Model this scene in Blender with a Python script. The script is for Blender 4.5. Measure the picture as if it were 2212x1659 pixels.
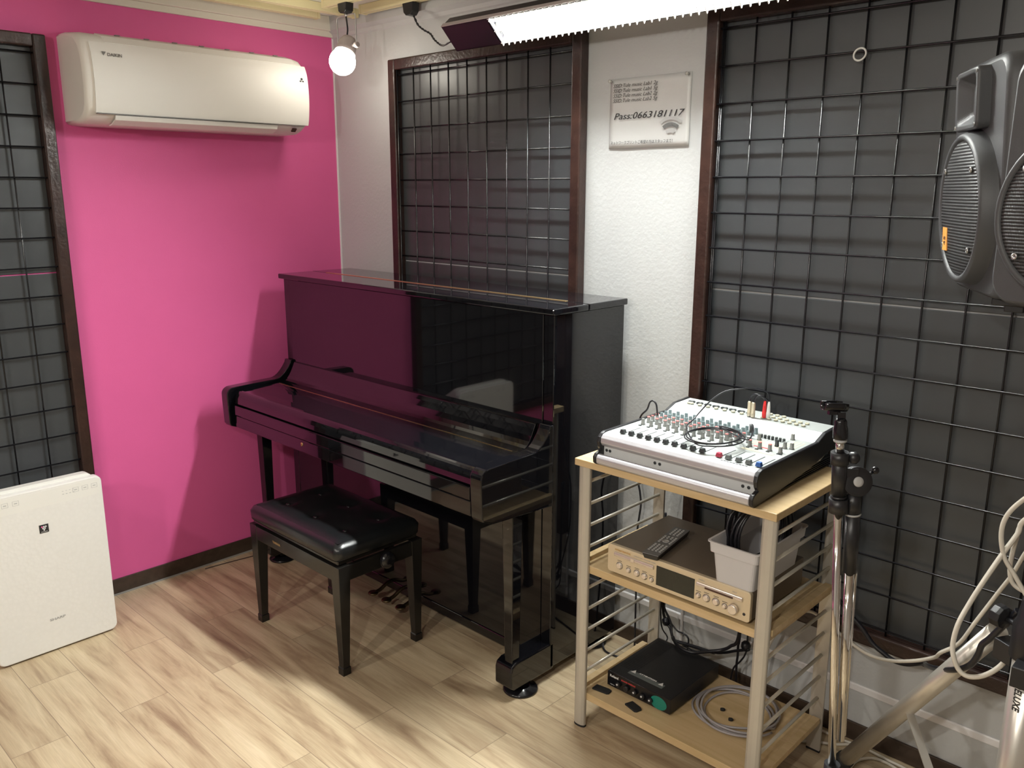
import bpy, bmesh, math, random
from mathutils import Vector, Matrix
random.seed(7)
for o in list(bpy.data.objects): bpy.data.objects.remove(o)
S = bpy.context.scene
COL = S.collection
PI = math.pi

# ------------------------------------------------------------------ camera
cam = bpy.data.cameras.new('camera'); co = bpy.data.objects.new('camera', cam); COL.objects.link(co)
cam.sensor_width = 36; cam.sensor_fit = 'HORIZONTAL'; cam.lens = 1825.34/2212*36
cam.clip_start = 0.02
r0 = Vector((0.7207, 0.6932, 0.0023)); r2 = Vector((-0.6752, 0.7029, -0.2247)).normalized()
r0 = (r0 - r0.dot(r2)*r2).normalized(); up = r0.cross(r2)
M = Matrix((r0, up, -r2)).transposed().to_4x4()
M.translation = Vector((3.5345, -2.4585, 1.70))
co.matrix_world = M
S.camera = co
# ------------------------------------------------------------------ world + exposure
w = bpy.data.worlds.new('world'); S.world = w; w.use_nodes = True
w.node_tree.nodes['Background'].inputs[0].default_value = (0.9, 0.92, 1.0, 1)
w.node_tree.nodes['Background'].inputs[1].default_value = 0.0
S.view_settings.view_transform = 'Standard'; S.view_settings.look = 'None'
S.view_settings.gamma = 1; S.view_settings.use_curve_mapping = False
S.view_settings.exposure = 0.2
TUBE_E = 40.0
FLUO_W, FLUO_SPREAD = 94.0, 180
BULB_E = 26.0
def lamp(name, kind, loc, energy, color, size=0.1, size_y=None, rot=None, spot=None, blend=.5):
    l = bpy.data.lights.new(name, kind); l.energy = energy; l.color = color
    if kind == 'AREA':
        l.shape = 'RECTANGLE'; l.size = size; l.size_y = size_y or size
    elif kind == 'SPOT':
        l.shadow_soft_size = size; l.spot_size = spot; l.spot_blend = blend
    else: l.shadow_soft_size = size
    o = bpy.data.objects.new(name, l); COL.objects.link(o); o.location = loc
    if rot: o.rotation_euler = rot
    return o
def aim(o, target):
    d = Vector(target) - o.location
    o.rotation_euler = d.to_track_quat('-Z', 'Y').to_euler()
# lamps of the rest of the room, behind the camera (their housings are built further down)
REAR = [((2.50, -3.90, 2.26), 75.0, (1.0, .94, .84), .035, (1.0, -.7, 0.3), 2.3),
        ((3.30, -2.95, 2.30), 55.0, (1.0, .95, .88), .045, (2.6, -.5, 0.6), 1.9),
        ((1.20, -3.10, 2.30), 45.0, (1.0, .93, .82), .045, (1.0, -1.9, 0.0), 2.2)]
for i, (loc, e, colr, sz, tg, sp) in enumerate(REAR):
    o = lamp('spotlight_beam', 'SPOT', loc, e, colr, sz, spot=sp, blend=.8); aim(o, tg)

# ------------------------------------------------------------------ materials
MATS = {}
def new_mat(name):
    m = bpy.data.materials.new(name); m.use_nodes = True; MATS[name] = m
    n = m.node_tree.nodes; b = n['Principled BSDF']
    return m, m.node_tree, n, b
def mat(name, color, rough=.5, metal=0., coat=0., spec=None, bump=None, vary=None, emit=None, trans=0., alpha=None):
    m, t, n, b = new_mat(name)
    c = (*color, 1)
    b.inputs['Base Color'].default_value = c
    b.inputs['Roughness'].default_value = rough; b.inputs['Metallic'].default_value = metal
    b.inputs['Coat Weight'].default_value = coat; b.inputs['Coat Roughness'].default_value = .03
    if spec is not None: b.inputs['Specular IOR Level'].default_value = spec
    if trans: b.inputs['Transmission Weight'].default_value = trans
    if emit: b.inputs['Emission Color'].default_value = (*emit[0], 1); b.inputs['Emission Strength'].default_value = emit[1]
    tc = n.new('ShaderNodeTexCoord')
    sc, amt = vary or (18., .06)
    nz = n.new('ShaderNodeTexNoise'); nz.inputs['Scale'].default_value = sc; nz.inputs['Detail'].default_value = 4
    t.links.new(tc.outputs['Object'], nz.inputs['Vector'])
    mx = n.new('ShaderNodeMix'); mx.data_type = 'RGBA'
    mx.inputs[6].default_value = tuple(x*(1-amt) for x in color)+(1,); mx.inputs[7].default_value = tuple(min(1, x*(1+amt)) for x in color)+(1,)
    t.links.new(nz.outputs['Fac'], mx.inputs[0]); t.links.new(mx.outputs[2], b.inputs['Base Color'])
    if bump:
        bs, st = bump[:2]; dist = bump[2] if len(bump) > 2 else .001
        nb = n.new('ShaderNodeTexNoise'); nb.inputs['Scale'].default_value = bs; nb.inputs['Detail'].default_value = 3
        t.links.new(tc.outputs['Object'], nb.inputs['Vector'])
        bp = n.new('ShaderNodeBump'); bp.inputs['Strength'].default_value = st; bp.inputs['Distance'].default_value = dist
        t.links.new(nb.outputs['Fac'], bp.inputs['Height']); t.links.new(bp.outputs['Normal'], b.inputs['Normal'])
    return m
mat('pink_paint', (.72, .115, .33), .62, bump=(260, .25), vary=(3, .04))
mat('white_paint', (.50, .512, .515), .6, bump=(70, .5, .002), vary=(4, .03))
mat('grey_white_paint', (.62, .60, .57), .7, bump=(90, .2), vary=(4, .04))
mat('ceiling_white', (.78, .76, .71), .7, bump=(90, .2), vary=(4, .03))
mat('cornice_white', (.76, .72, .63), .45, vary=(6, .03))
mat('duct_cream', (.78, .70, .42), .4, vary=(8, .03))
mat('duct_inner', (.30, .20, .12), .5)
mat('white_trim', (.80, .79, .80), .35, vary=(5, .03))
mat('piano_black', (.004, .004, .0055), .035, coat=.3, vary=(6, .2))
mat('stool_black', (.012, .011, .010), .18, vary=(20, .15))
mat('leather_black', (.008, .009, .010), .27, bump=(420, .35, .0006))
mat('brass', (.62, .45, .22), .35, metal=1)
mat('pedal_brass', (.16, .12, .07), .4, metal=1)
mat('gold_strip', (.75, .56, .30), .3, metal=1)
mat('black_plastic', (.013, .013, .015), .38, bump=(500, .12, .0004))
mat('black_gloss', (.008, .008, .010), .15)
mat('rubber_black', (.012, .012, .012), .75)
mat('speaker_plastic', (.062, .064, .068), .5, bump=(700, .35, .0008))
mat('speaker_dark', (.012, .012, .014), .6)
mat('wire_black', (.010, .010, .012), .22, vary=(60, .3))
mat('panel_brown', (.07, .028, .02), .28, vary=(30, .3))
mat('ac_white', (.84, .82, .77), .5, vary=(4, .02))
mat('ac_grey', (.18, .17, .16), .4)
mat('purifier_white', (.80, .79, .75), .38, vary=(5, .02))
mat('print_grey', (.40, .40, .39), .6)
mat('print_light', (.42, .42, .42), .6)
mat('print_mid', (.12, .12, .12), .6)
mat('print_pale', (.52, .52, .51), .6)
mat('print_black', (.02, .02, .022), .5)
mat('print_white', (.78, .78, .78), .5)
mat('print_red', (.6, .06, .06), .5)
mat('print_pink', (.75, .15, .35), .5)
mat('paper', (.58, .585, .58), .35, bump=(14, .5, .004), vary=(5, .02))
mat('clear_pin', (.75, .75, .70), .15, trans=.4)
mat('mesh_silver', (.62, .61, .57), .32, metal=.85, vary=(30, .05))
mat('rack_silver', (.52, .49, .43), .38, metal=.35, bump=(400, .1, .0003), vary=(20, .04))
mat('rod_silver', (.66, .63, .55), .3, metal=.4)
mat('chrome', (.75, .73, .70), .08, metal=1)
mat('stand_silver', (.66, .63, .57), .3, metal=.7, vary=(8, .03))
mat('steel', (.5, .5, .5), .3, metal=.9)
mat('mixer_silver', (.58, .58, .62), .34, metal=.55)
mat('mixer_panel', (.36, .385, .375), .45, vary=(25, .02))
mat('mixer_face', (.62, .64, .64), .5)
mat('mixer_light', (.66, .67, .69), .3)
mat('mixer_cream', (.50, .48, .36), .45)
mat('knob_grey', (.20, .21, .20), .45)
mat('knob_bluegrey', (.15, .20, .21), .45)
mat('knob_white', (.72, .72, .68), .4)
mat('cap_red', (.62, .16, .15), .45)
mat('fader_red', (.42, .035, .07), .4)
mat('fader_blue', (.03, .11, .36), .4)
mat('fader_dark', (.035, .04, .042), .4)
mat('fader_grey', (.13, .15, .15), .4)
mat('plug_red', (.75, .03, .03), .35)
mat('plug_beige', (.50, .45, .33), .35, metal=.3)
mat('champagne', (.66, .56, .40), .36, metal=.35, vary=(12, .02))
mat('champagne_bright', (.74, .66, .58), .25, metal=.6)
mat('deck_top', (.20, .165, .13), .42, metal=.4, bump=(900, .15, .0003))
mat('display_dark', (.016, .018, .014), .12)
mat('remote_grey', (.13, .13, .13), .42)
mat('basket_grey', (.56, .55, .56), .5, vary=(9, .02))
mat('cable_black', (.010, .010, .014), .35)
mat('cable_white', (.62, .58, .50), .45)
mat('cable_grey', (.34, .32, .33), .45)
mat('foil_green', (.01, .20, .15), .3)
mat('tape_orange', (.90, .38, .08), .6)
mat('led_white', (.9, .9, .9), .4, emit=((.9, .95, 1.), 1.2))
mat('tube_glow', (1, 1, 1), .5, emit=((1.0, 1.0, .93), TUBE_E))
mat('bulb_glow', (1, 1, 1), .5, emit=((1.0, .93, .80), BULB_E))
mat('fixture_black', (.012, .011, .016), .35)
mat('fixture_grey', (.42, .37, .36), .4)
mat('louver_white', (.85, .85, .82), .35)
mat('stone_joint', (.30, .29, .27), .5)

def nodes_floor():
    m, t, n, b = new_mat('floor_planks')
    tc = n.new('ShaderNodeTexCoord')
    mp = n.new('ShaderNodeMapping'); mp.inputs['Location'].default_value = (.13, .0915, 0)
    t.links.new(tc.outputs['Object'], mp.inputs['Vector'])
    br = n.new('ShaderNodeTexBrick'); br.offset = .37; br.offset_frequency = 2; br.squash = 1
    br.inputs['Scale'].default_value = 1; br.inputs['Brick Width'].default_value = 1.0; br.inputs['Row Height'].default_value = .1635
    br.inputs['Mortar Size'].default_value = .0011; br.inputs['Mortar Smooth'].default_value = .1
    br.inputs['Color1'].default_value = (0, 0, 0, 1); br.inputs['Color2'].default_value = (1, 1, 1, 1); br.inputs['Mortar'].default_value = (.5, .5, .5, 1)
    t.links.new(mp.outputs[0], br.inputs['Vector'])
    # per plank offset of the grain
    ad = n.new('ShaderNodeVectorMath'); ad.operation = 'SCALE'; ad.inputs['Scale'].default_value = 7.3
    t.links.new(br.outputs['Color'], ad.inputs[0])
    sm = n.new('ShaderNodeVectorMath'); sm.operation = 'ADD'
    t.links.new(mp.outputs[0], sm.inputs[0]); t.links.new(ad.outputs[0], sm.inputs[1])
    m2 = n.new('ShaderNodeMapping'); m2.inputs['Scale'].default_value = (1.0, 8.5, 1)
    t.links.new(sm.outputs[0], m2.inputs['Vector'])
    g = n.new('ShaderNodeTexNoise'); g.inputs['Scale'].default_value = 2.2; g.inputs['Detail'].default_value = 8; g.inputs['Roughness'].default_value = .58; g.inputs['Distortion'].default_value = .5
    t.links.new(m2.outputs[0], g.inputs['Vector'])
    m3 = n.new('ShaderNodeMapping'); m3.inputs['Scale'].default_value = (5, 120, 1)
    t.links.new(sm.outputs[0], m3.inputs['Vector'])
    g2 = n.new('ShaderNodeTexNoise'); g2.inputs['Scale'].default_value = 2.0; g2.inputs['Detail'].default_value = 5
    t.links.new(m3.outputs[0], g2.inputs['Vector'])
    rp = n.new('ShaderNodeValToRGB'); e = rp.color_ramp.elements
    e[0].position = .28; e[0].color = (.25, .168, .10, 1); e[1].position = .72; e[1].color = (.58, .475, .32, 1)
    x = rp.color_ramp.elements.new(.42); x.color = (.40, .30, .185, 1)
    x = rp.color_ramp.elements.new(.55); x.color = (.50, .40, .255, 1)
    t.links.new(g.outputs['Fac'], rp.inputs['Fac'])
    r2 = n.new('ShaderNodeValToRGB'); r2.color_ramp.elements[0].position = .30; r2.color_ramp.elements[0].color = (.90, .88, .86, 1)
    r2.color_ramp.elements[1].position = .62; r2.color_ramp.elements[1].color = (1.06, 1.05, 1.03, 1)
    t.links.new(g2.outputs['Fac'], r2.inputs['Fac'])
    ml = n.new('ShaderNodeMix'); ml.data_type = 'RGBA'; ml.blend_type = 'MULTIPLY'; ml.inputs[0].default_value = .8
    t.links.new(rp.outputs[0], ml.inputs[6]); t.links.new(r2.outputs[0], ml.inputs[7])
    hv = n.new('ShaderNodeHueSaturation'); hv.inputs['Saturation'].default_value = .95
    mr = n.new('ShaderNodeMapRange'); mr.inputs['To Min'].default_value = .90; mr.inputs['To Max'].default_value = 1.10
    t.links.new(br.outputs['Color'], mr.inputs['Value']); t.links.new(mr.outputs[0], hv.inputs['Value'])
    t.links.new(ml.outputs[2], hv.inputs['Color'])
    mm = n.new('ShaderNodeMix'); mm.data_type = 'RGBA'; mm.inputs[7].default_value = (.24, .18, .12, 1)
    t.links.new(br.outputs['Fac'], mm.inputs[0]); t.links.new(hv.outputs[0], mm.inputs[6])
    t.links.new(mm.outputs[2], b.inputs['Base Color'])
    b.inputs['Roughness'].default_value = .42
    bp = n.new('ShaderNodeBump'); bp.inputs['Strength'].default_value = .15; bp.inputs['Distance'].default_value = .001
    t.links.new(g2.outputs['Fac'], bp.inputs['Height']); t.links.new(bp.outputs[0], b.inputs['Normal'])
nodes_floor()
def wood(name, c1, c2, scale, rough, dirx=True):
    m, t, n, b = new_mat(name)
    tc = n.new('ShaderNodeTexCoord'); mp = n.new('ShaderNodeMapping')
    mp.inputs['Scale'].default_value = scale
    t.links.new(tc.outputs['Object'], mp.inputs['Vector'])
    g = n.new('ShaderNodeTexNoise'); g.inputs['Scale'].default_value = 1; g.inputs['Detail'].default_value = 7; g.inputs['Distortion'].default_value = .6
    t.links.new(mp.outputs[0], g.inputs['Vector'])
    rp = n.new('ShaderNodeValToRGB'); e = rp.color_ramp.elements
    e[0].position = .3; e[0].color = (*c1, 1); e[1].position = .7; e[1].color = (*c2, 1)
    t.links.new(g.outputs['Fac'], rp.inputs['Fac']); t.links.new(rp.outputs[0], b.inputs['Base Color'])
    b.inputs['Roughness'].default_value = rough
    return m, t, n, b
wood('beech', (.52, .375, .19), (.64, .48, .28), (3, 40, 40), .42)
wood('dark_base', (.035, .022, .015), (.06, .04, .028), (3, 30, 30), .4)
def nodes_frame():
    m, t, n, b = wood('frame_wood', (.020, .010, .008), (.042, .020, .015), (14, 14, 14), .30)
    tc = n.new('ShaderNodeTexCoord')
    v = n.new('ShaderNodeTexNoise'); v.inputs['Scale'].default_value = 75; v.inputs['Detail'].default_value = 4
    t.links.new(tc.outputs['Object'], v.inputs['Vector'])
    bp = n.new('ShaderNodeBump'); bp.inputs['Strength'].default_value = .7; bp.inputs['Distance'].default_value = .002
    t.links.new(v.outputs['Fac'], bp.inputs['Height']); t.links.new(bp.outputs[0], b.inputs['Normal'])
    # worn chips showing bare wood
    r = n.new('ShaderNodeValToRGB'); r.color_ramp.elements[0].position = .70; r.color_ramp.elements[0].color = (0, 0, 0, 1)
    r.color_ramp.elements[1].position = .72; r.color_ramp.elements[1].color = (1, 1, 1, 1)
    v2 = n.new('ShaderNodeTexNoise'); v2.inputs['Scale'].default_value = 45; v2.inputs['Detail'].default_value = 6; v2.inputs['Roughness'].default_value = .7
    t.links.new(tc.outputs['Object'], v2.inputs['Vector']); t.links.new(v2.outputs['Fac'], r.inputs['Fac'])
    mx = n.new('ShaderNodeMix'); mx.data_type = 'RGBA'; mx.inputs[7].default_value = (.42, .27, .15, 1)
    old = b.inputs['Base Color'].links[0].from_socket
    t.links.new(old, mx.inputs[6]); t.links.new(r.outputs[0], mx.inputs[0]); t.links.new(mx.outputs[2], b.inputs['Base Color'])
nodes_frame()
def nodes_board():
    m, t, n, b = new_mat('vinyl_board')
    tc = n.new('ShaderNodeTexCoord'); mp = n.new('ShaderNodeMapping'); mp.inputs['Scale'].default_value = (700, 700, 60)
    t.links.new(tc.outputs['Object'], mp.inputs['Vector'])
    g = n.new('ShaderNodeTexNoise'); g.inputs['Scale'].default_value = 1; g.inputs['Detail'].default_value = 2
    t.links.new(mp.outputs[0], g.inputs['Vector'])
    bp = n.new('ShaderNodeBump'); bp.inputs['Strength'].default_value = .18; bp.inputs['Distance'].default_value = .0004
    t.links.new(g.outputs['Fac'], bp.inputs['Height']); t.links.new(bp.outputs[0], b.inputs['Normal'])
    g3 = n.new('ShaderNodeTexNoise'); g3.inputs['Scale'].default_value = 2.2
    t.links.new(tc.outputs['Object'], g3.inputs['Vector'])
    mx = n.new('ShaderNodeMix'); mx.data_type = 'RGBA'; mx.inputs[6].default_value = (.044, .049, .054, 1); mx.inputs[7].default_value = (.056, .059, .062, 1)
    t.links.new(g3.outputs['Fac'], mx.inputs[0]); t.links.new(mx.outputs[2], b.inputs['Base Color'])
    b.inputs['Roughness'].default_value = .36
nodes_board()
def nodes_purifier():
    m, t, n, b = new_mat('purifier_dimple')
    tc = n.new('ShaderNodeTexCoord'); v = n.new('ShaderNodeTexVoronoi'); v.inputs['Scale'].default_value = 75
    t.links.new(tc.outputs['Object'], v.inputs['Vector'])
    bp = n.new('ShaderNodeBump'); bp.inputs['Strength'].default_value = .25; bp.inputs['Distance'].default_value = .001
    t.links.new(v.outputs['Distance'], bp.inputs['Height']); t.links.new(bp.outputs[0], b.inputs['Normal'])
    mx = n.new('ShaderNodeMix'); mx.data_type = 'RGBA'; mx.inputs[6].default_value = (.80, .79, .76, 1); mx.inputs[7].default_value = (.77, .76, .73, 1)
    t.links.new(v.outputs['Distance'], mx.inputs[0]); t.links.new(mx.outputs[2], b.inputs['Base Color'])
    b.inputs['Roughness'].default_value = .4
nodes_purifier()
def nodes_grille():
    m, t, n, b = new_mat('speaker_grille')
    tc = n.new('ShaderNodeTexCoord'); wv = n.new('ShaderNodeTexWave'); wv.bands_direction = 'Z'; wv.inputs['Scale'].default_value = 46
    t.links.new(tc.outputs['Object'], wv.inputs['Vector'])
    wx = n.new('ShaderNodeTexWave'); wx.bands_direction = 'X'; wx.inputs['Scale'].default_value = 80
    t.links.new(tc.outputs['Object'], wx.inputs['Vector'])
    mu = n.new('ShaderNodeMath'); mu.operation = 'MULTIPLY_ADD'; mu.inputs[1].default_value = .15
    t.links.new(wx.outputs['Fac'], mu.inputs[0]); t.links.new(wv.outputs['Fac'], mu.inputs[2])
    mx = n.new('ShaderNodeMix'); mx.data_type = 'RGBA'; mx.inputs[6].default_value = (.004, .004, .005, 1); mx.inputs[7].default_value = (.055, .055, .057, 1)
    t.links.new(wv.outputs['Fac'], mx.inputs[0]); t.links.new(mx.outputs[2], b.inputs['Base Color'])
    bp = n.new('ShaderNodeBump'); bp.inputs['Strength'].default_value = .6; bp.inputs['Distance'].default_value = .002
    t.links.new(mu.outputs[0], bp.inputs['Height']); t.links.new(bp.outputs[0], b.inputs['Normal'])
    b.inputs['Roughness'].default_value = .5; b.inputs['Metallic'].default_value = .1
nodes_grille()

# ------------------------------------------------------------------ mesh helpers
class MB:
    def __init__(s): s.v = []; s.f = []; s.sm = []
    def add(s, vs, fs, smooth=False):
        k = len(s.v); s.v += [tuple(v) for v in vs]
        for f in fs: s.f.append([i+k for i in f]); s.sm.append(smooth)
        return s
    def box(s, x0, x1, y0, y1, z0, z1):
        x0, x1 = min(x0, x1), max(x0, x1); y0, y1 = min(y0, y1), max(y0, y1); z0, z1 = min(z0, z1), max(z0, z1)
        v = [(x, y, z) for z in (z0, z1) for y in (y0, y1) for x in (x0, x1)]
        return s.add(v, [(0, 2, 3, 1), (4, 5, 7, 6), (0, 1, 5, 4), (2, 6, 7, 3), (0, 4, 6, 2), (1, 3, 7, 5)])
    def obox(s, c, ax, ay, az, hx, hy, hz):
        c = Vector(c); v = [c+ax*(i*hx)+ay*(j*hy)+az*(k*hz) for k in (-1, 1) for j in (-1, 1) for i in (-1, 1)]
        return s.add(v, [(0, 2, 3, 1), (4, 5, 7, 6), (0, 1, 5, 4), (2, 6, 7, 3), (0, 4, 6, 2), (1, 3, 7, 5)])
    def prism(s, pts, a0, a1, axis, smooth=False):
        # pts: 2D polygon in the two other axes (cyclic order)
        def mk(p, a):
            if axis == 'x': return (a, p[0], p[1])
            if axis == 'y': return (p[0], a, p[1])
            return (p[0], p[1], a)
        n = len(pts); v = [mk(p, a0) for p in pts]+[mk(p, a1) for p in pts]
        s.add(v, [[i, (i+1) % n, (i+1) % n+n, i+n] for i in range(n)], smooth)
        k = len(s.v)-2*n
        s.f.append([k+i for i in range(n)][::-1]); s.sm.append(False)
        s.f.append([k+n+i for i in range(n)]); s.sm.append(False)
        return s
    def loft(s, rings, cap=True, smooth=True, closed=False):
        n = len(rings[0]); v = [p for r in rings for p in r]; f = []
        m = len(rings)
        for a in range(m if closed else m-1):
            b = (a+1) % m
            for i in range(n): f.append([a*n+i, a*n+(i+1) % n, b*n+(i+1) % n, b*n+i])
        s.add(v, f, smooth)
        if cap and not closed:
            k = len(s.v)-m*n
            s.f.append([k+i for i in range(n)][::-1]); s.sm.append(False)
            s.f.append([k+(m-1)*n+i for i in range(n)]); s.sm.append(False)
        return s
    def lathe(s, c, axis, prof, seg=24, smooth=True, cap=True):
        # prof: (radius, height along axis)
        c = Vector(c); ax = Vector(axis).normalized()
        u = ax.orthogonal().normalized(); w_ = ax.cross(u)
        rings = [[c+ax*h+(u*math.cos(2*PI*i/seg)+w_*math.sin(2*PI*i/seg))*max(r, 1e-5) for i in range(seg)] for r, h in prof]
        return s.loft(rings, cap, smooth)
    def cyl(s, p0, p1, r, seg=16, r1=None):
        p0 = Vector(p0); p1 = Vector(p1); d = p1-p0
        return s.lathe(p0, d, [(r, 0), (r if r1 is None else r1, d.length)], seg)
    def tube(s, pts, r, seg=8, cap=True, closed=False):
        P = [Vector(p) for p in pts]; n = len(P); rings = []
        T = []
        for i in range(n):
            if closed: t = P[(i+1) % n]-P[i-1]
            else: t = P[min(i+1, n-1)]-P[max(i-1, 0)]
            T.append(t.normalized())
        u = T[0].orthogonal().normalized()
        for i in range(n):
            u = (u-u.dot(T[i])*T[i])
            if u.length < 1e-6: u = T[i].orthogonal()
            u.normalize(); w_ = T[i].cross(u)
            rr = r[i] if isinstance(r, (list, tuple)) else r
            rings.append([P[i]+(u*math.cos(2*PI*k/seg)+w_*math.sin(2*PI*k/seg))*rr for k in range(seg)])
        return s.loft(rings, cap, True, closed)
def smooth_path(pts, n=8, closed=False):
    P = [Vector(p) for p in pts]; out = []
    m = len(P)
    rng = range(m) if closed else range(m-1)
    for i in rng:
        if closed: a, b, c, d = P[i-1], P[i], P[(i+1) % m], P[(i+2) % m]
        else: a, b, c, d = P[max(i-1, 0)], P[i], P[i+1], P[min(i+2, m-1)]
        for k in range(n):
            t = k/n
            out.append(.5*((2*b)+(c-a)*t+(2*a-5*b+4*c-d)*t*t+(3*b-a-3*c+d)*t**3))
    if not closed: out.append(P[-1])
    return out
def rrect(w_, h_, r, seg=5, cx=0, cy=0):
    pts = []
    for (sx, sy, a0) in ((1, 1, 0), (-1, 1, 90), (-1, -1, 180), (1, -1, 270)):
        for i in range(seg+1):
            a = math.radians(a0+90*i/seg)
            pts.append((cx+sx*(w_/2-r)+r*math.cos(a), cy+sy*(h_/2-r)+r*math.sin(a)))
    return pts
def thing(name, label, cat, loc=(0, 0, 0), group=None):
    o = bpy.data.objects.new(name, None); COL.objects.link(o); o.location = loc; o.empty_display_size = .05
    o['label'] = label; o['category'] = cat
    if group: o['group'] = group
    return o
def wloc(p):
    v = Vector((0, 0, 0))
    while p: v += p.location; p = p.parent
    return v
def obj(name, mb, m, parent=None, bevel=0, seg=2, origin=None, sub=0, label=None):
    me = bpy.data.meshes.new(name)
    base = wloc(parent) if parent else Vector((0, 0, 0))
    o_ = Vector(origin) if origin is not None else (base if parent else Vector((0, 0, 0)))
    me.from_pydata([tuple(Vector(v)-o_) for v in mb.v], [], mb.f)
    for p, sm in zip(me.polygons, mb.sm): p.use_smooth = sm
    bm = bmesh.new(); bm.from_mesh(me); bmesh.ops.recalc_face_normals(bm, faces=bm.faces); bm.to_mesh(me); bm.free()
    me.materials.append(MATS[m] if isinstance(m, str) else m)
    o = bpy.data.objects.new(name, me); COL.objects.link(o)
    if parent: o.parent = parent
    o.location = o_-base
    if bevel:
        b = o.modifiers.new('bevel', 'BEVEL'); b.width = bevel; b.segments = seg; b.limit_method = 'ANGLE'; b.angle_limit = math.radians(35)
    if sub:
        q = o.modifiers.new('sub', 'SUBSURF'); q.levels = sub; q.render_levels = sub
    if label: o['label'] = label
    return o
def tag(o, label, cat, group=None):
    o['label'] = label; o['category'] = cat
    if group: o['group'] = group
    return o
def struct(name, mb, m, bevel=0):
    o = obj(name, mb, m, bevel=bevel); o['kind'] = 'structure'; return o
def copy_tree(o, loc, parent=None):
    c = o.copy(); COL.objects.link(c); c.location = loc
    if parent is not None: c.parent = parent
    for ch in list(o.children):
        d = ch.copy(); COL.objects.link(d); d.parent = c
        for g in ch.children:
            e = g.copy(); COL.objects.link(e); e.parent = d
    return c
def rot_to(o, m3):
    o.rotation_euler = m3.to_euler()
def text(name, body, size, m, parent, pos, xd, yd, shear=0, align='LEFT', depth=.0003, bold=0., width=None, label=None):
    cu = bpy.data.curves.new(name, 'FONT'); cu.body = body; cu.size = size; cu.shear = shear; cu.align_x = align
    cu.extrude = depth/2; cu.offset = bold; cu.resolution_u = 3
    t = bpy.data.objects.new(name, cu); COL.objects.link(t)
    dg = bpy.context.evaluated_depsgraph_get(); dg.update()
    me = bpy.data.meshes.new_from_object(t.evaluated_get(dg))
    bpy.data.objects.remove(t)
    xd = Vector(xd).normalized(); yd = Vector(yd).normalized(); zd = xd.cross(yd)
    if width and me.vertices:
        xs = [v.co.x for v in me.vertices]; k = width/max(1e-6, max(xs)-min(xs))
    else: k = 1
    base = wloc(parent)
    for v in me.vertices:
        q = v.co.copy(); v.co = xd*(q.x*k)+yd*q.y+zd*(q.z+depth)
    me.materials.clear(); me.materials.append(MATS[m])
    o = bpy.data.objects.new(name, me); COL.objects.link(o); o.parent = parent; o.location = Vector(pos)-base
    if label: o['label'] = label
    return o

# ------------------------------------------------------------------ setting
RX, RY, CZ = 4.7, -4.6, 2.475
T = .1
struct('floor', MB().box(-T, RX+T, RY-T, T, -T, 0), 'floor_planks')
struct('ceiling', MB().box(-T, RX+T, RY-T, T, CZ, CZ+T), 'ceiling_white')
struct('wall_left', MB().box(-T, 0, RY-T, 0, 0, CZ), 'pink_paint')
struct('wall_back', MB().box(-T, RX+T, 0, T, 0, CZ), 'white_paint')
struct('wall_right', MB().box(RX, RX+T, RY-T, 0, 0, CZ), 'grey_white_paint')
struct('wall_front', MB().box(0, RX, RY-T, RY, 0, CZ), 'grey_white_paint')
# cornice boards: pink side and white side
m = MB(); m.box(0, .012, RY, 0, 2.387, CZ); m.box(0, .030, RY, 0, 2.412, CZ)
struct('trim_1', m, 'cornice_white', .003)
m = MB(); m.prism([(0, 2.38), (-.006, 2.385), (-.010, 2.40), (-.03, 2.415), (-.034, CZ), (0, CZ)], .0, RX, 'x')
struct('trim_2', m, 'white_paint')
# painted corner bead
struct('trim_3', MB().box(0, .006, -.006, 0, 0, 2.387), 'white_trim')
# cable raceway along the back wall
m = MB(); m.prism([(0, .170), (-.004, .170), (-.005, .172), (-.005, .190), (-.003, .194), (0, .194)], 1.55, RX, 'x')
struct('trim_4', m, 'white_trim')
m = MB(); m.box(0, .008, RY, -.0, 0, .070)
struct('baseboard_left', m, 'dark_base', .002)
m = MB(); m.box(0, .010, RY, 0, 0, .004)
struct('trim_5', MB().box(.008, .014, RY, 0, 0, .006), 'stone_joint')
struct('baseboard_back', MB().box(.008, RX, -.008, 0, 0, .062), 'dark_base', .002)
struct('baseboard_right', MB().box(RX-.008, RX, RY, -.008, 0, .062), 'dark_base', .002)

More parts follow.
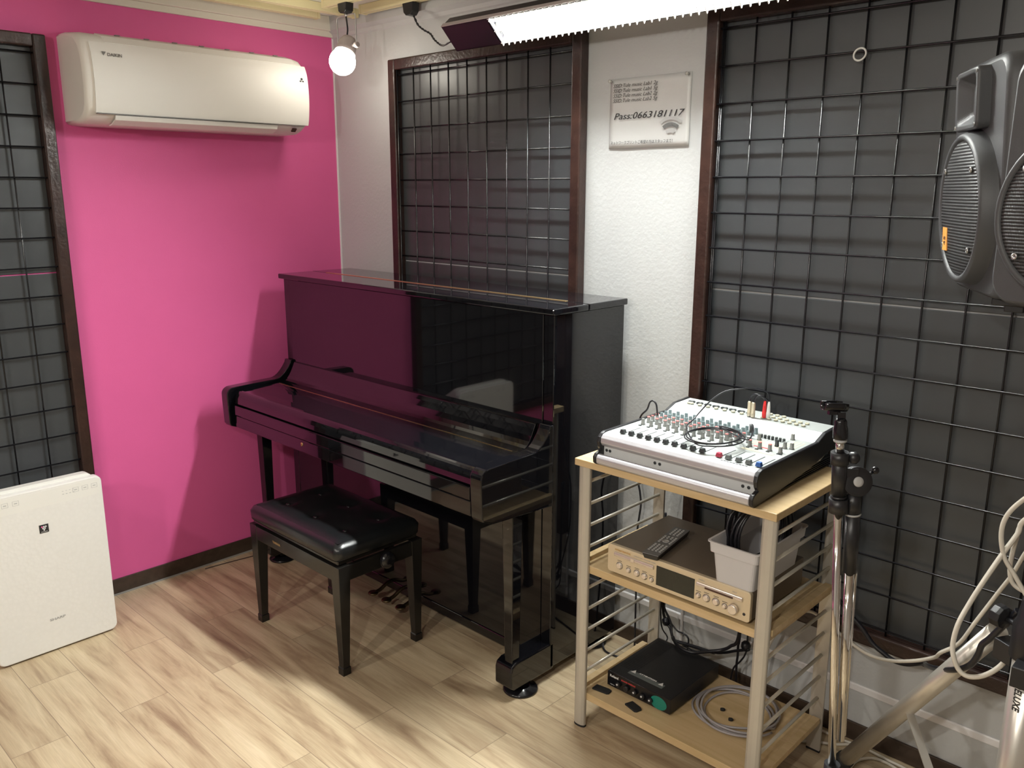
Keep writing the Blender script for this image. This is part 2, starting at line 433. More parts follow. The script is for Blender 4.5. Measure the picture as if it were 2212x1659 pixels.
# ------------------------------------------------------------------ wire grid wall panels
P = .1101; Z0 = 2.1783
def grid_panel(name, label, frame_lo, frame_hi, uoff, plane, ulist, vert_front, zbot=.352, wires_lo=None, wires_hi=None):
    """plane 'y' : on back wall (u = x); plane 'x' : on left wall (u = y)"""
    def B(mb, u0, u1, d0, d1, z0, z1):
        if plane == 'y': mb.box(u0, u1, -d1, -d0, z0, z1)
        else: mb.box(d0, d1, u0, u1, z0, z1)
    loc = ((frame_lo+frame_hi)/2, 0, zbot) if plane == 'y' else (0, (frame_lo+frame_hi)/2, zbot)
    t = thing(name, label, 'wall panel', loc, 'wire grid panels on the walls')
    FW = .045; FD = .043; zt = 2.243
    m = MB()
    B(m, frame_lo, frame_lo+FW, 0, FD, zbot, zt); B(m, frame_hi-FW, frame_hi, 0, FD, zbot, zt)
    B(m, frame_lo+FW, frame_hi-FW, 0, FD, zt-FW, zt); B(m, frame_lo+FW, frame_hi-FW, 0, FD, zbot, zbot+FW)
    obj('frame', m, 'frame_wood', t, .006, 3)
    m = MB(); B(m, frame_lo+FW, frame_hi-FW, 0, .007, 1.386, zt-FW); obj('backing_board', m, 'vinyl_board', t, .002)
    m = MB(); B(m, frame_lo+FW, frame_hi-FW, 0, .007, zbot+FW, 1.381); obj('backing_board', m, 'vinyl_board', t, .002)
    m = MB(); r = .0032
    lo, hi = frame_lo+.02, frame_hi-.02
    dv, dh = (.030, .0235) if vert_front else (.0235, .030)
    def C(a, b):
        if plane == 'y': m.cyl((a[0], -a[1], a[2]), (b[0], -b[1], b[2]), r, 6)
        else: m.cyl((a[1], a[0], a[2]), (b[1], b[0], b[2]), r, 6)
    for u in ulist:
        if frame_lo+.03 < u < frame_hi-.03: C((u, dv, zbot+.02), (u, dv, zt-.02))
    k = 0
    while Z0-k*P > zbot+.04:
        C((lo, dh, Z0-k*P), (hi, dh, Z0-k*P)); k += 1
    C((frame_lo+FW+.012, dv, zbot+.02), (frame_lo+FW+.012, dv, zt-.02)) if plane == 'y' and not vert_front else None
    obj('wire_grid', m, 'wire_black', t)
    return t
grid_panel('grid_panel', 'narrow black wire grid panel in a brown frame on the white wall above the piano', .4603, 1.545, 0, 'y',
           [.5095+i*P for i in range(10)], True)
grid_panel('grid_panel', 'wide black wire grid panel in a worn brown frame behind the mixer and loudspeakers', 2.0386, 4.45, 0, 'y',
           [2.0894+i*P for i in range(22)], False)
lp = grid_panel('grid_panel', 'black wire grid panel in a dark frame on the pink wall behind the air purifier', -3.55, -1.274, 0, 'x',
           [-1.312-.117*i for i in range(20)], False)

# ------------------------------------------------------------------ upright piano
PX0, PX1 = .1315, 1.7796
bx0, bx1 = .146, 1.766
t = piano = thing('upright_piano', 'glossy black upright piano with closed lid standing against the white wall in the corner', 'piano', ((bx0+bx1)/2, -.25, 0))
G = 'piano_black'
for s, (a, b) in enumerate(((bx0, bx0+.045), (bx1-.045, bx1))):
    m = MB(); m.prism([(-.045, .045), (-.420, .045), (-.420, 1.305), (-.045, 1.305)], a, b, 'x')
    obj('side_panel', m, G, t, .003)
    # keybed arm with curved profile
    arm = [(-.420, .655), (-.700, .672), (-.745, .690)] + [(-.752+.0, .70), (-.756, .80)]
    for i in range(7):
        q = math.radians(180-15*i); arm.append((-.722+.034*math.cos(q), .830+.030*math.sin(q)))
    arm += [(-.640, .862), (-.520, .864)]
    for i in range(1, 7):
        q = i/6; arm.append((-.520+.080*q, .864+.062*q*q))
    arm += [(-.436, .940), (-.420, .940)]
    m = MB(); m.prism(arm, a-.003, b+.003, 'x', False)
    obj('keybed_arm', m, G, t, .004, 3)
# lid: front flap and rear part with hinge between
obj('lid_flap', MB().box(PX0, PX1, -.4389, -.262, 1.306, 1.328), G, t, .005, 3)
obj('lid_rear', MB().box(PX0, PX1, -.259, -.045, 1.306, 1.328), G, t, .003, 2)
obj('lid_hinge', MB().box(PX0+.12, PX1-.10, -.2645, -.2515, 1.3265, 1.3298), 'gold_strip', t, .001, label='long brass hinge strip across the lid')
obj('upper_panel', MB().box(bx0+.045, bx1-.045, -.423, -.400, .93, 1.3055), G, t, .003)
obj('back_panel', MB().box(bx0+.045, bx1-.045, -.060, -.048, .05, 1.3055), 'dark_base', t)
obj('lower_panel', MB().box(bx0+.045, bx1-.045, -.420, -.398, .075, .665), G, t, .003)
obj('bottom_board', MB().box(bx0+.045, bx1-.045, -.424, -.05, .04, .078), G, t, .003)
# fallboard: curved sheet from the upper panel down and forward to a rounded nose
fb = [(-.423, .935), (-.432, .932), (-.440, .915)]
for i in range(1, 6):
    q = i/5; fb.append((-.440-.055*q, .915-.060*(1-(1-q)**2)))
fb += [(-.560, .850), (-.660, .846)]
for i in range(7):
    q = math.radians(90-15*i); fb.append((-.700-.030*math.cos(q), .812+.034*math.sin(q)))
fb += [(-.731, .792), (-.700, .785), (-.423, .80)]
fx0, fx1 = bx0+.068, bx1-.068
m = MB(); m.prism(fb, fx0, fx1, 'x'); obj('fallboard', m, G, t, .002, 2)
obj('fallboard_hinge', MB().box(fx0+.02, fx1-.02, -.527, -.521, .8515, .8535), 'gold_strip', t, label='thin brass hinge strip along the fallboard')
obj('key_slip', MB().box(fx0, fx1, -.738, -.712, .742, .787), G, t, .003)
obj('keybed', MB().box(fx0, fx1, -.735, -.42, .688, .740), G, t, .003)
m = MB(); m.lathe((.735, -.7345, .722), (0, -1, 0), [(.0075, 0), (.0075, .002), (.0055, .003)], 14); m.box(.7335, .7365, -.739, -.737, .714, .724)
obj('lock', m, 'brass', t)
for s, xx in enumerate((bx1-.030, bx0+.030)):
    m = MB(); hw0, hw1 = .024, .018
    yc = -.583
    m.loft([[(xx-hw0, yc-hw0, .700), (xx+hw0, yc-hw0, .700), (xx+hw0, yc+hw0, .700), (xx-hw0, yc+hw0, .700)],
            [(xx-hw0, yc-hw0, .640), (xx+hw0, yc-hw0, .640), (xx+hw0, yc+hw0, .640), (xx-hw0, yc+hw0, .640)],
            [(xx-hw1, yc-hw1, .13), (xx+hw1, yc-hw1, .13), (xx+hw1, yc+hw1, .13), (xx-hw1, yc+hw1, .13)]], smooth=False)
    obj('leg', m, G, t, .003)
    tx0, tx1 = (bx1-.078, bx1) if s == 0 else (bx0, bx0+.078)
    m = MB(); m.prism([(-.40, .036), (-.40, .138), (-.590, .138), (-.612, .128), (-.618, .11), (-.618, .050), (-.600, .036)], tx0, tx1, 'x')
    tb = obj('toe_block', m, G, t, .006, 3)
    cxx = (tx0+tx1)/2+.004
    m = MB(); m.lathe((cxx-.012, -.535, .0285), (1, 0, 0), [(.020, -.009), (.022, -.006), (.022, .006), (.020, .009)], 20)
    m.lathe((cxx+.012, -.535, .0285), (1, 0, 0), [(.020, -.009), (.022, -.006), (.022, .006), (.020, .009)], 20)
    obj('caster', m, 'black_gloss', tb)
for xx in (bx1-.06, bx0+.06):
    m = MB(); m.lathe((xx, -.115, .0285), (1, 0, 0), [(.020, -.018), (.022, -.012), (.022, .012), (.020, .018)], 20); m.box(xx-.03, xx+.03, -.14, -.09, .036, .06)
    obj('caster', m, 'black_gloss', t)
m = MB()
for i, xx in enumerate((.865, .955, 1.045)):
    q = MB(); q.tube(smooth_path([(xx, -.40, .075), (xx, -.44, .072), (xx, -.475, .055), (xx, -.505, .050)], 4), .008, 8)
    q.lathe((xx, -.515, .046), (0, .0, 1), [(.004, 0), (.020, .002), (.022, .006), (.020, .010), (.004, .012)], 16)
    obj('pedal', q, 'pedal_brass', t)
cup_group = 'caster cups under the piano'
def cup(x, y, label):
    m = MB(); m.lathe((x, y, 0), (0, 0, 1), [(.060, 0), (.062, .004), (.058, .010), (.040, .014), (.036, .020), (.033, .020), (.030, .006), (.001, .006)], 36)
    return tag(obj('caster_cup', m, 'black_gloss', origin=(x, y, 0)), label, 'caster cup', cup_group)
cup(bx1-.035, -.535, 'round black caster cup under the front right piano foot beside the silver rack')
cup(bx0+.043, -.535, 'round black caster cup under the front left piano foot near the pink wall')
cup(bx1-.06, -.115, 'round black caster cup under the rear right piano corner by the baseboard')

# ------------------------------------------------------------------ piano bench
t = thing('piano_bench', 'black adjustable piano bench with padded buttoned leather seat in front of the piano', 'piano bench', (.935, -.74, 0))
bxa, bxb, bya, byb = .638, 1.232, -.930, -.553
m = MB()
rings = []
for z, ins in ((.440, .004), (.446, .0), (.478, -.002), (.492, .006), (.4985, .022)):
    rings.append([(px, py, z) for px, py in rrect(bxb-bxa-2*ins, byb-bya-2*ins, .028, 5, (bxa+bxb)/2, (bya+byb)/2)])
m.loft(rings, True, True)
n_ = len(rings[0]); m.f.pop(); m.sm.pop()
# top of the cushion: domed grid between dimples
NX, NY = 36, 24; ins = .022
btn = [((bxa+bxb)/2+dx, (bya+byb)/2+dy) for dx in (-.19, 0.0, .19) for dy in (-.075, .075)]
vs = []; fs = []
x0, x1, y0, y1 = bxa+ins+.0, bxb-ins, bya+ins, byb-ins
for j in range(NY+1):
    for i in range(NX+1):
        x = x0+(x1-x0)*i/NX; y = y0+(y1-y0)*j/NY
        e_ = min(x-x0, x1-x, y-y0, y1-y)
        z = .4985+.008*(1-math.exp(-e_/.03))
        for bx_, by_ in btn:
            d2 = (x-bx_)**2+(y-by_)**2; z -= .011*math.exp(-d2/.0009)
        vs.append((x, y, z)); 
for j in range(NY):
    for i in range(NX):
        a = j*(NX+1)+i; fs.append([a, a+1, a+NX+2, a+NX+1])
m.add(vs, fs, True)
cush = obj('cushion', m, 'leather_black', t)
for bx_, by_ in btn:
    q = MB(); q.lathe((bx_, by_, .4955), (0, 0, 1), [(.010, 0), (.009, .003), (.004, .0045)], 14); obj('button', q, 'leather_black', cush)
obj('seat_board', MB().box(bxa+.012, bxb-.012, bya+.012, byb-.012, .424, .440), 'stool_black', t, .003)
lx = [.655, 1.212]; ly = [-.905, -.572]
m = MB()
m.box(lx[0], lx[1], -.925, -.907, .362, .418); m.box(lx[0], lx[1], -.570, -.552, .362, .418)
m.box(lx[0]-.020, lx[0]-.002, ly[0], ly[1], .362, .418); m.box(lx[1]+.002, lx[1]+.020, ly[0], ly[1], .362, .418)
obj('apron', m, 'stool_black', t, .002)
for ix, xx in enumerate(lx):
    for iy, yy in enumerate(ly):
        sx = -1 if ix == 0 else 1; sy = -1 if iy == 0 else 1
        m = MB(); ox, oy = xx+sx*.0, yy+sy*.0
        def sq(cx_, cy_, h, z): return [(cx_-h, cy_-h, z), (cx_+h, cy_-h, z), (cx_+h, cy_+h, z), (cx_-h, cy_+h, z)]
        m.loft([sq(ox, oy, .0165, .0), sq(ox, oy, .0165, .028), sq(ox, oy, .0140, .032), sq(ox-sx*.003, oy-sy*.003, .0235, .36), sq(ox-sx*.003, oy-sy*.003, .0245, .420)], smooth=False)
        obj('leg', m, 'stool_black', t, .0015)
m = MB(); m.lathe((bxb-.004, -.735, .400), (1, 0, 0), [(.012, 0), (.012, .018), (.026, .020), (.030, .026), (.030, .040), (.024, .046), (.010, .048)], 24)
obj('height_knob', m, 'black_gloss', t)
text('maker_plate', 'YAMAHA', .013, 'brass', t, (.800, -.9255, .386), (1, 0, 0), (0, 0, 1), bold=.0005)

# ------------------------------------------------------------------ air conditioner
t = thing('air_conditioner', 'white wall mounted air conditioner high on the pink wall', 'air conditioner', (0, -.75, 1.93))
y0, y1 = -1.222, -.287
prof = [(0, 1.930), (.135, 1.932), (.170, 1.942), (.205, 1.962), (.222, 1.990), (.232, 2.05), (.232, 2.12), (.224, 2.175), (.208, 2.212), (.178, 2.238), (.13, 2.252), (.04, 2.262), (0, 2.262)]
cyp = sum(p[0] for p in prof)/len(prof); czp = 2.09
rings = []
for yy, sc in ((y0, .90), (y0+.006, .955), (y0+.018, .985), (y0+.035, 1), (y1-.035, 1), (y1-.018, .975), (y1-.006, .93), (y1, .86)):
    rings.append([(px*sc if px > 0 else 0, yy, czp+(pz-czp)*(1-(1-sc)*.9)) for px, pz in prof])
m = MB(); m.loft(rings, True, True); obj('housing', m, 'ac_white', t)
# front cover, slightly proud, leaves seams
fp = [(p.x, p.y) for p in smooth_path([(.2225, 1.968, 0), (.2290, 1.99, 0), (.2365, 2.04, 0), (.2385, 2.09, 0), (.2355, 2.14, 0), (.2285, 2.18, 0), (.214, 2.212, 0)], 5)]
inn = [(x-.012, z) for x, z in fp][::-1]
m = MB(); m.prism(fp+inn, y0+.030, y1-.012, 'y', True); fc = obj('front_cover', m, 'ac_white', t); fc.modifiers.new('es', 'EDGE_SPLIT').split_angle = math.radians(40)
m = MB()
m.prism([(.205, 2.216), (.178, 2.242), (.12, 2.257), (.12, 2.250), (.175, 2.236), (.20, 2.212)], y0+.09, y1-.05, 'y')
obj('intake_grille', m, 'ac_white', t, .001)
for i in range(7):
    yy = y0+.15+i*.11
    obj('intake_slot', MB().box(.150, .160, yy, yy+.018, 2.2505, 2.2535), 'ac_grey', t)
m = MB(); m.prism([(.214, 1.963), (.208, 1.950), (.172, 1.935), (.150, 1.931), (.150, 1.927), (.175, 1.930), (.213, 1.946), (.220, 1.963)], y0+.10, y1-.16, 'y'); obj('louver_flap', m, 'ac_white', t, .0015)
m = MB()
m.box(.196, .2265, y0+.035, y1-.03, 1.9645, 1.9665)
obj('seam', m, 'ac_grey', t)
m = MB(); m.obox((.205, y1-.075, 1.9475), Vector((.75, 0, .66)), Vector((0, 1, 0)), Vector((-.66, 0, .75)), .009, .010, .0025); obj('receiver_window', m, 'panel_brown', t)
text('logo', 'DAIKIN', .016, 'ac_grey', t, (.2330, y0+.085, 2.166), (0, 1, 0), (-.22, 0, .97), shear=.1, bold=.0004)
m = MB(); m.add([(.2325, y0+.066, 2.180), (.2325, y0+.082, 2.180), (.2335, y0+.072, 2.166)], [(0, 1, 2)]); obj('logo_mark', m, 'ac_grey', t)
m = MB(); yc, zc = y1-.042, 2.150
for a in range(3):
    q = math.radians(90+120*a); m.lathe((.2335, yc+.007*math.cos(q), zc+.007*math.sin(q)), (1, 0, 0), [(.0055, 0), (.0055, .0012), (.003, .0014)], 8)
obj('emblem', m, 'print_black', t)

# ------------------------------------------------------------------ air purifier
t = thing('air_purifier', 'tall white air purifier standing on the floor before the left wire panel', 'air purifier', (.20, -1.555, 0))
ya, yb = -1.762, -1.343; xf = .305
def purr(x, inset, z0, z1, r):
    return [(x, py, pz) for py, pz in rrect(yb-ya-2*inset, z1-z0-2*inset, r, 6, (ya+yb)/2, (z0+z1)/2)]
m = MB(); m.loft([purr(xf-.030, .0, .006, .642, .024), purr(xf-.006, 0, .006, .642, .024), purr(xf-.001, .002, .006, .642, .024), purr(xf, .005, .006, .642, .022)], True, False)
obj('front_panel', m, 'purifier_dimple', t, label='white dimpled front panel')
m = MB(); m.loft([purr(.075, .03, .0, .560, .03), purr(.10, .024, .0, .590, .03), purr(.215, .021, .0, .662, .03), purr(.240, .020, .0, .672, .03), purr(xf-.031, .020, .0, .673, .03)], True, False)
obj('body', m, 'purifier_white', t)
m = MB(); m.box(xf-.0005, xf+.0004, ya+.008, yb-.008, .572, .632); obj('control_panel', m, 'purifier_white', t)
for yy in (-1.372, -1.405, -1.438, -1.64, -1.675):
    m = MB(); m.box(xf+.0003, xf+.0008, yy-.010, yy+.010, .5995, .6005); m.box(xf+.0003, xf+.0008, yy-.010, yy+.010, .616, .617)
    m.box(xf+.0003, xf+.0008, yy-.0105, yy-.0095, .5995, .617); m.box(xf+.0003, xf+.0008, yy+.0095, yy+.0105, .5995, .617)
    m.box(xf+.0003, xf+.0008, yy-.005, yy+.005, .606, .610); obj('button', m, 'print_pale', t)
for k in range(4):
    m = MB().box(xf+.0003, xf+.0008, -1.485+.012*k, -1.479+.012*k, .600, .6025); obj('indicator_mark', m, 'print_pale', t)
    m = MB().box(xf+.0003, xf+.0008, -1.485+.012*k, -1.480+.012*k, .612, .6135); obj('indicator_mark', m, 'print_pale', t)
m = MB(); m.box(xf, xf+.0014, -1.5755, -1.5445, .474, .505); lg = obj('emblem_plate', m, 'print_black', t)
m = MB()
for r_, row in enumerate((3, 2, 1)):
    for k in range(row):
        if r_ == 0 and k == 0: continue
        m.lathe((xf+.0014, -1.560+(k-(row-1)/2)*.0065, .497-r_*.0062), (1, 0, 0), [(.0029, 0), (.0029, .0006)], 8)
m.box(xf+.0014, xf+.0018, -1.571, -1.549, .4775, .4785)
obj('emblem', m, 'print_white', lg)
m = MB(); m.lathe((xf+.0014, -1.5665, .497), (1, 0, 0), [(.0031, 0), (.0031, .0006)], 8); obj('emblem', m, 'print_pink', lg)
text('logo', 'SHARP', .0125, 'print_grey', t, (xf+.0002, -1.580, .125), (0, 1, 0), (0, 0, 1), bold=.0004, width=.055)

# ------------------------------------------------------------------ lighting ducts, spotlight, fluorescent
def duct(x0, x1, y0, y1, z0, z1, label, along):
    t = thing('lighting_duct', label, 'lighting duct', ((x0+x1)/2, (y0+y1)/2, z0), 'lighting ducts on the ceiling')
    m = MB()
    if along == 'x':
        yc = (y0+y1)/2; m.box(x0, x1, y0, yc-.003, z0, z1-.001); m.box(x0, x1, yc+.003, y1, z0, z1-.001)
        n2 = MB().box(x0+.01, x1-.01, yc-.0031, yc+.0031, z0+.002, z1-.002); e_ = MB().box(x0-.012, x0, y0-.002, y1+.002, z0-.002, z1)
    else:
        xc = (x0+x1)/2; m.box(x0, xc-.003, y0, y1, z0, z1-.001); m.box(xc+.003, x1, y0, y1, z0, z1-.001)
        n2 = MB().box(xc-.0031, xc+.0031, y0+.01, y1-.01, z0+.002, z1-.002); e_ = MB().box(x0-.002, x1+.002, y1, y1+.012, z0-.002, z1)
    obj('rail', m, 'duct_cream', t, .0015); obj('channel', n2, 'duct_inner', t); obj('end_cap', e_, 'duct_cream', t, .001)
    return t
duct(.225, .262, RY+.02, -.050, 2.440, CZ, 'cream lighting duct on the ceiling running out above the spotlight, second from the pink wall', 'y')
duct(.085, .120, RY+.02, -.155, 2.440, CZ, 'cream lighting duct on the ceiling closest to the pink wall', 'y')
duct(.345, 3.6, -.088, -.052, 2.440, CZ, 'cream lighting duct on the ceiling along the white wall, holding the fluorescent cord adapter', 'x')
duct(.330, 3.0, -.268, -.232, 2.440, CZ, 'cream lighting duct on the ceiling holding the lit spotlight', 'x')
def spotlight(x, y, tilt, label, group='ceiling spotlights', zt=2.440, tgt=(.2, -.55, -1)):
    t = thing('spotlight', label, 'spotlight', (x, y, zt))
    t['group'] = group
    m = MB(); m.prism([(x-.030, zt), (x-.026, zt-.030), (x-.014, zt-.038), (x+.014, zt-.038), (x+.026, zt-.030), (x+.030, zt)], y-.019, y+.019, 'y'); obj('adapter', m, 'black_plastic', t, .002)
    W = .064; top = zt-.046
    m = MB(); m.cyl((x, y, zt-.036), (x, y, top-.004), .006, 10)
    m.tube(smooth_path([(x-W, y, top-.125), (x-W, y, top-.05), (x-W, y, top-.012), (x-W+.012, y, top), (x, y, top), (x+W-.012, y, top), (x+W, y, top-.012), (x+W, y, top-.05), (x+W, y, top-.125)], 4), .0032, 8)
    obj('yoke', m, 'steel', t)
    piv = Vector((x, y, top-.120)); d = Vector(tgt).normalized()
    m = MB(); m.lathe(piv-d*.040, d, [(.012, 0), (.030, .006), (.038, .025), (.040, .060), (.044, .075)], 24)
    m.cyl(piv+Vector((-W-.004, 0, 0)), piv+Vector((W+.004, 0, 0)), .006, 10); m.lathe(piv+Vector((W-.004, 0, 0)), (1, 0, 0), [(.012, 0), (.012, .012), (.009, .016)], 12)
    obj('lamp_holder', m, 'fixture_grey', t)
    m = MB(); c = piv+d*.075; R_ = .054
    m.lathe(c-d*.045, d, [(.020, 0)]+[(R_*math.sin(math.radians(a)), .045+.0-R_*math.cos(math.radians(a))+.0) for a in range(30, 181, 12)], 28)
    obj('bulb', m, 'bulb_glow', t, label='glowing round bulb')
    m = MB(); m.tube(smooth_path([(x, y, top), (x+.008, y, top-.05), (x+.004, y, top-.075), (x-.015, y+.01, top-.105)], 5), .0035, 8); obj('cord', m, 'cable_black', t)
    return t
spotlight(.462, -.25, 0, 'lit spotlight with a round glowing bulb hanging in the corner between pink and white walls')
for i, (loc, e, colr, sz, tg, sp) in enumerate(REAR):
    d = Vector(tg)-Vector(loc)
    x, y, z = loc
    t = thing('ceiling_spotlight', 'ceiling spotlight behind the viewpoint, %s' % ('over the rear of the room', 'nearest the right wall', 'nearest the left wall')[i], 'spotlight', (x, y, CZ))
    m = MB(); m.lathe((x, y, CZ), (0, 0, -1), [(.03, 0), (.03, .02), (.008, .022), (.008, .10)], 16); obj('stem', m, 'black_plastic', t)
    dd = d.normalized(); m = MB(); m.lathe(Vector(loc)-dd*.09, dd, [(.02, 0), (.045, .02), (.05, .085)], 20, cap=False); obj('lamp_holder', m, 'fixture_grey', t)

t = thing('fluorescent_light', 'black tilted fluorescent fixture with bright louvre above the wire panel', 'fluorescent light', (1.83, -.20, 2.20))
fx0_, fx1_, lv0, lv1 = 1.062, 2.70, 1.298, 2.50
A = Vector((0, -.262, 2.276)); B_ = Vector((0, -.186, 2.2005)); ab = (B_-A); L = ab.length; ab.normalize(); nn = Vector((0, -ab.z*-1, 0))
nrm = Vector((0, ab.z, -ab.y)); 
if nrm.y > 0: nrm = -nrm
def pt(x, s_, d_): v = A+ab*s_+nrm*d_; return (x, v.y, v.z)
# housing shell: back, sides, end plates with black cover plates
def strip(mb, x0, x1, pts2):   # pts2 list of (s,d)
    mb.prism([(pt(0, s_, d_)[1], pt(0, s_, d_)[2]) for s_, d_ in pts2], x0, x1, 'x')
m = MB()
strip(m, fx0_, fx1_, [(0, 0), (.004, 0), (.010, -.050), (L-.010, -.050), (L-.004, 0), (L, 0), (L-.004, -.055), (.004, -.055)])
m.box(fx0_+.2, fx0_+.24, -.17, .0, 2.262, 2.275); m.box(fx1_-.24, fx1_-.2, -.17, .0, 2.262, 2.275)
obj('housing', m, 'fixture_black', t)
m = MB(); strip(m, fx0_, fx1_, [(-.003, .001), (-.003, -.016), (0, -.016), (0, .001)]); obj('rim', m, 'fixture_grey', t)
for a_, b_ in ((fx0_, lv0-.002), (lv1+.002, fx1_)):
    m = MB(); strip(m, a_, b_, [(0, .0), (L, .0), (L, -.004), (0, -.004)]); strip(m, a_, a_+.002, [(0, 0), (L, 0), (L-.006, -.052), (.006, -.052)]); strip(m, b_-.002, b_, [(0, 0), (L, 0), (L-.006, -.052), (.006, -.052)])
    obj('end_plate', m, 'fixture_black', t)
m = MB(); strip(m, lv0, lv1, [(.006, -.002), (.016, -.047), (L-.016, -.047), (L-.006, -.002), (L-.008, -.002), (L-.017, -.045), (.017, -.045), (.008, -.002)]); obj('reflector', m, 'louver_white', t)
m = MB(); nf = 44
for i in range(nf):
    xx = lv0+(lv1-lv0)*(i+.5)/nf
    q = [(.000, .002), (.006, .012), (.016, .007), (L*.5, .005), (L-.014, .007), (L+.001, .010), (L-.002, -.004), (L*.5, -.003), (.004, -.004)]
    strip(m, xx-.0016, xx+.0016, q)
for s_ in (.003, L*.5, L-.005): strip(m, lv0, lv1, [(s_, .002), (s_+.002, .002), (s_+.002, -.004), (s_, -.004)])
obj('louver', m, 'louver_white', t)
m = MB(); m.cyl(pt(lv0+.02, L*.5, -.028), pt(lv1-.02, L*.5, -.028), .0145, 16); obj('tube', m, 'tube_glow', t)
# light leaving the fixture through its louvre
fl = lamp('fluorescent_beam', 'AREA', pt((lv0+lv1)/2, L*.5, -.0055), FLUO_W, (.97, 1.0, .97), lv1-lv0-.04, .080)
fl.matrix_world = Matrix.Translation(Vector(pt((lv0+lv1)/2, L*.5, -.0055))) @ Matrix((Vector((1, 0, 0)), (-nrm).cross(Vector((1, 0, 0))), -nrm)).transposed().to_4x4()
fl.data.spread = math.radians(FLUO_SPREAD)
m = MB(); m.cyl(pt(lv0+.001, L*.5, -.028), pt(lv0+.02, L*.5, -.028), .016, 14); obj('lamp_socket', m, 'louver_white', t); m = MB(); m.cyl(pt(lv1-.02, L*.5, -.028), pt(lv1-.001, L*.5, -.028), .016, 14); obj('lamp_socket', m, 'louver_white', t)
# its plug adapter and twisted cord
t2 = thing('cord_adapter', 'black plug adapter on the ceiling duct with a twisted black cord to the fluorescent fixture', 'power adapter', (.66, -.07, 2.44))
m = MB(); m.prism([(.628, 2.440), (.634, 2.405), (.648, 2.392), (.676, 2.392), (.690, 2.405), (.695, 2.440)], -.088, -.052, 'y'); obj('adapter', m, 'black_plastic', t2, .002)
base_p = smooth_path([(.666, -.06, 2.394), (.692, -.06, 2.355), (.728, -.06, 2.331), (.769, -.06, 2.311), (.816, -.08, 2.281), (.869, -.1, 2.256), (.93, -.14, 2.241), (.99, -.18, 2.232), (1.062, -.20, 2.240)], 14)
for ph in (0, PI):
    pp = [p+Vector((math.sin(i*.55+ph)*.0022, math.cos(i*.55+ph)*.0022, math.sin(i*.55+ph)*.0015)) for i, p in enumerate(base_p)]
    obj('cord', MB().tube(pp, .0023, 6), 'cable_black', t2)

# ------------------------------------------------------------------ paper notice
t = thing('paper_notice', 'laminated white paper notice with Wi-Fi details pinned to the white wall', 'notice', (1.806, 0, 1.838))
m = MB(); nx, ny = 16, 12; vs = []; fs = []
for j in range(ny+1):
    for i in range(nx+1):
        u, v = i/nx, j/ny
        x = 1.645+u*.325; z = 1.838+v*.231
        y = -.0022-.0016*(math.sin(PI*u)*.4*math.sin(5*v+1)+(1-v)*.7*abs(math.sin(PI*u+.4)))-.0005*math.sin(9*u+4*v)
        vs.append((x, y, z))
for j in range(ny):
    for i in range(nx): a = j*(nx+1)+i; fs.append([a, a+1, a+nx+2, a+nx+1])
m.add(vs, fs, True); pap = obj('sheet', m, 'paper', t)
sol = pap.modifiers.new('sol', 'SOLIDIFY'); sol.thickness = .0004
yt = -.0072
for i, s_ in enumerate(('SSID:Tule music Lab1 2g', 'SSID:Tule music Lab1 5g', 'SSID:Tule music Lab2 2g', 'SSID:Tule music Lab2 5g')):
    text('printed_line', s_, .0170, 'print_black', t, (1.660, yt, 2.040-.0163*i), (1, 0, 0), (0, 0, 1), shear=.3, width=.183, bold=-.0001)
text('printed_line', 'Pass:0663181117', .030, 'print_black', t, (1.665, yt, 1.935), (1, 0, 0), (0, 0, 1), shear=.3, width=.285, bold=.0001)
text('printed_line', 'ネットワークプリントご希望の方はスタッフまで！', .0125, 'print_black', t, (1.655, yt, 1.853), (1, 0, 0), (0, 0, 1), width=.255)
m = MB(); cx_, cz_ = 1.9000, 1.866
mats3 = ['fader_grey', 'fader_dark', 'print_grey']
for k, (ra, rb) in enumerate(((.058, .068), (.037, .050), (.017, .030))):
    q = MB(); N = 20; vs = []; fs = []
    for i in range(N+1):
        a = math.radians(50+80*i/N); vs += [(cx_+ra*math.cos(a), yt, cz_+ra*math.sin(a)), (cx_+rb*math.cos(a), yt, cz_+rb*math.sin(a))]
    for i in range(N): fs.append([2*i, 2*i+1, 2*i+3, 2*i+2])
    q.add(vs, fs); obj('wifi_symbol', q, ['print_light', 'print_mid', 'print_light'][k], t)
for xx, zz in ((1.652, 2.062), (1.960, 2.062)):
    m = MB(); m.lathe((xx, -.001, zz), (0, -1, 0), [(.002, 0), (.002, .006), (.005, .008), (.004, .014), (.006, .018), (.002, .019)], 14); obj('push_pin', m, 'clear_pin', t)

# white plastic ring hanging on the wide panel
m = MB(); m.tube([(2.523+.0165*math.cos(a), -.042+.004*math.sin(a), 2.060+.0165*math.sin(a)) for a in [2*PI*i/28 for i in range(28)]], .0026, 8, closed=True)
tag(obj('cable_ring', m, 'knob_white', origin=(2.523, -.04, 2.06)), 'small white plastic ring hanging on a wire of the wide grid panel', 'ring')

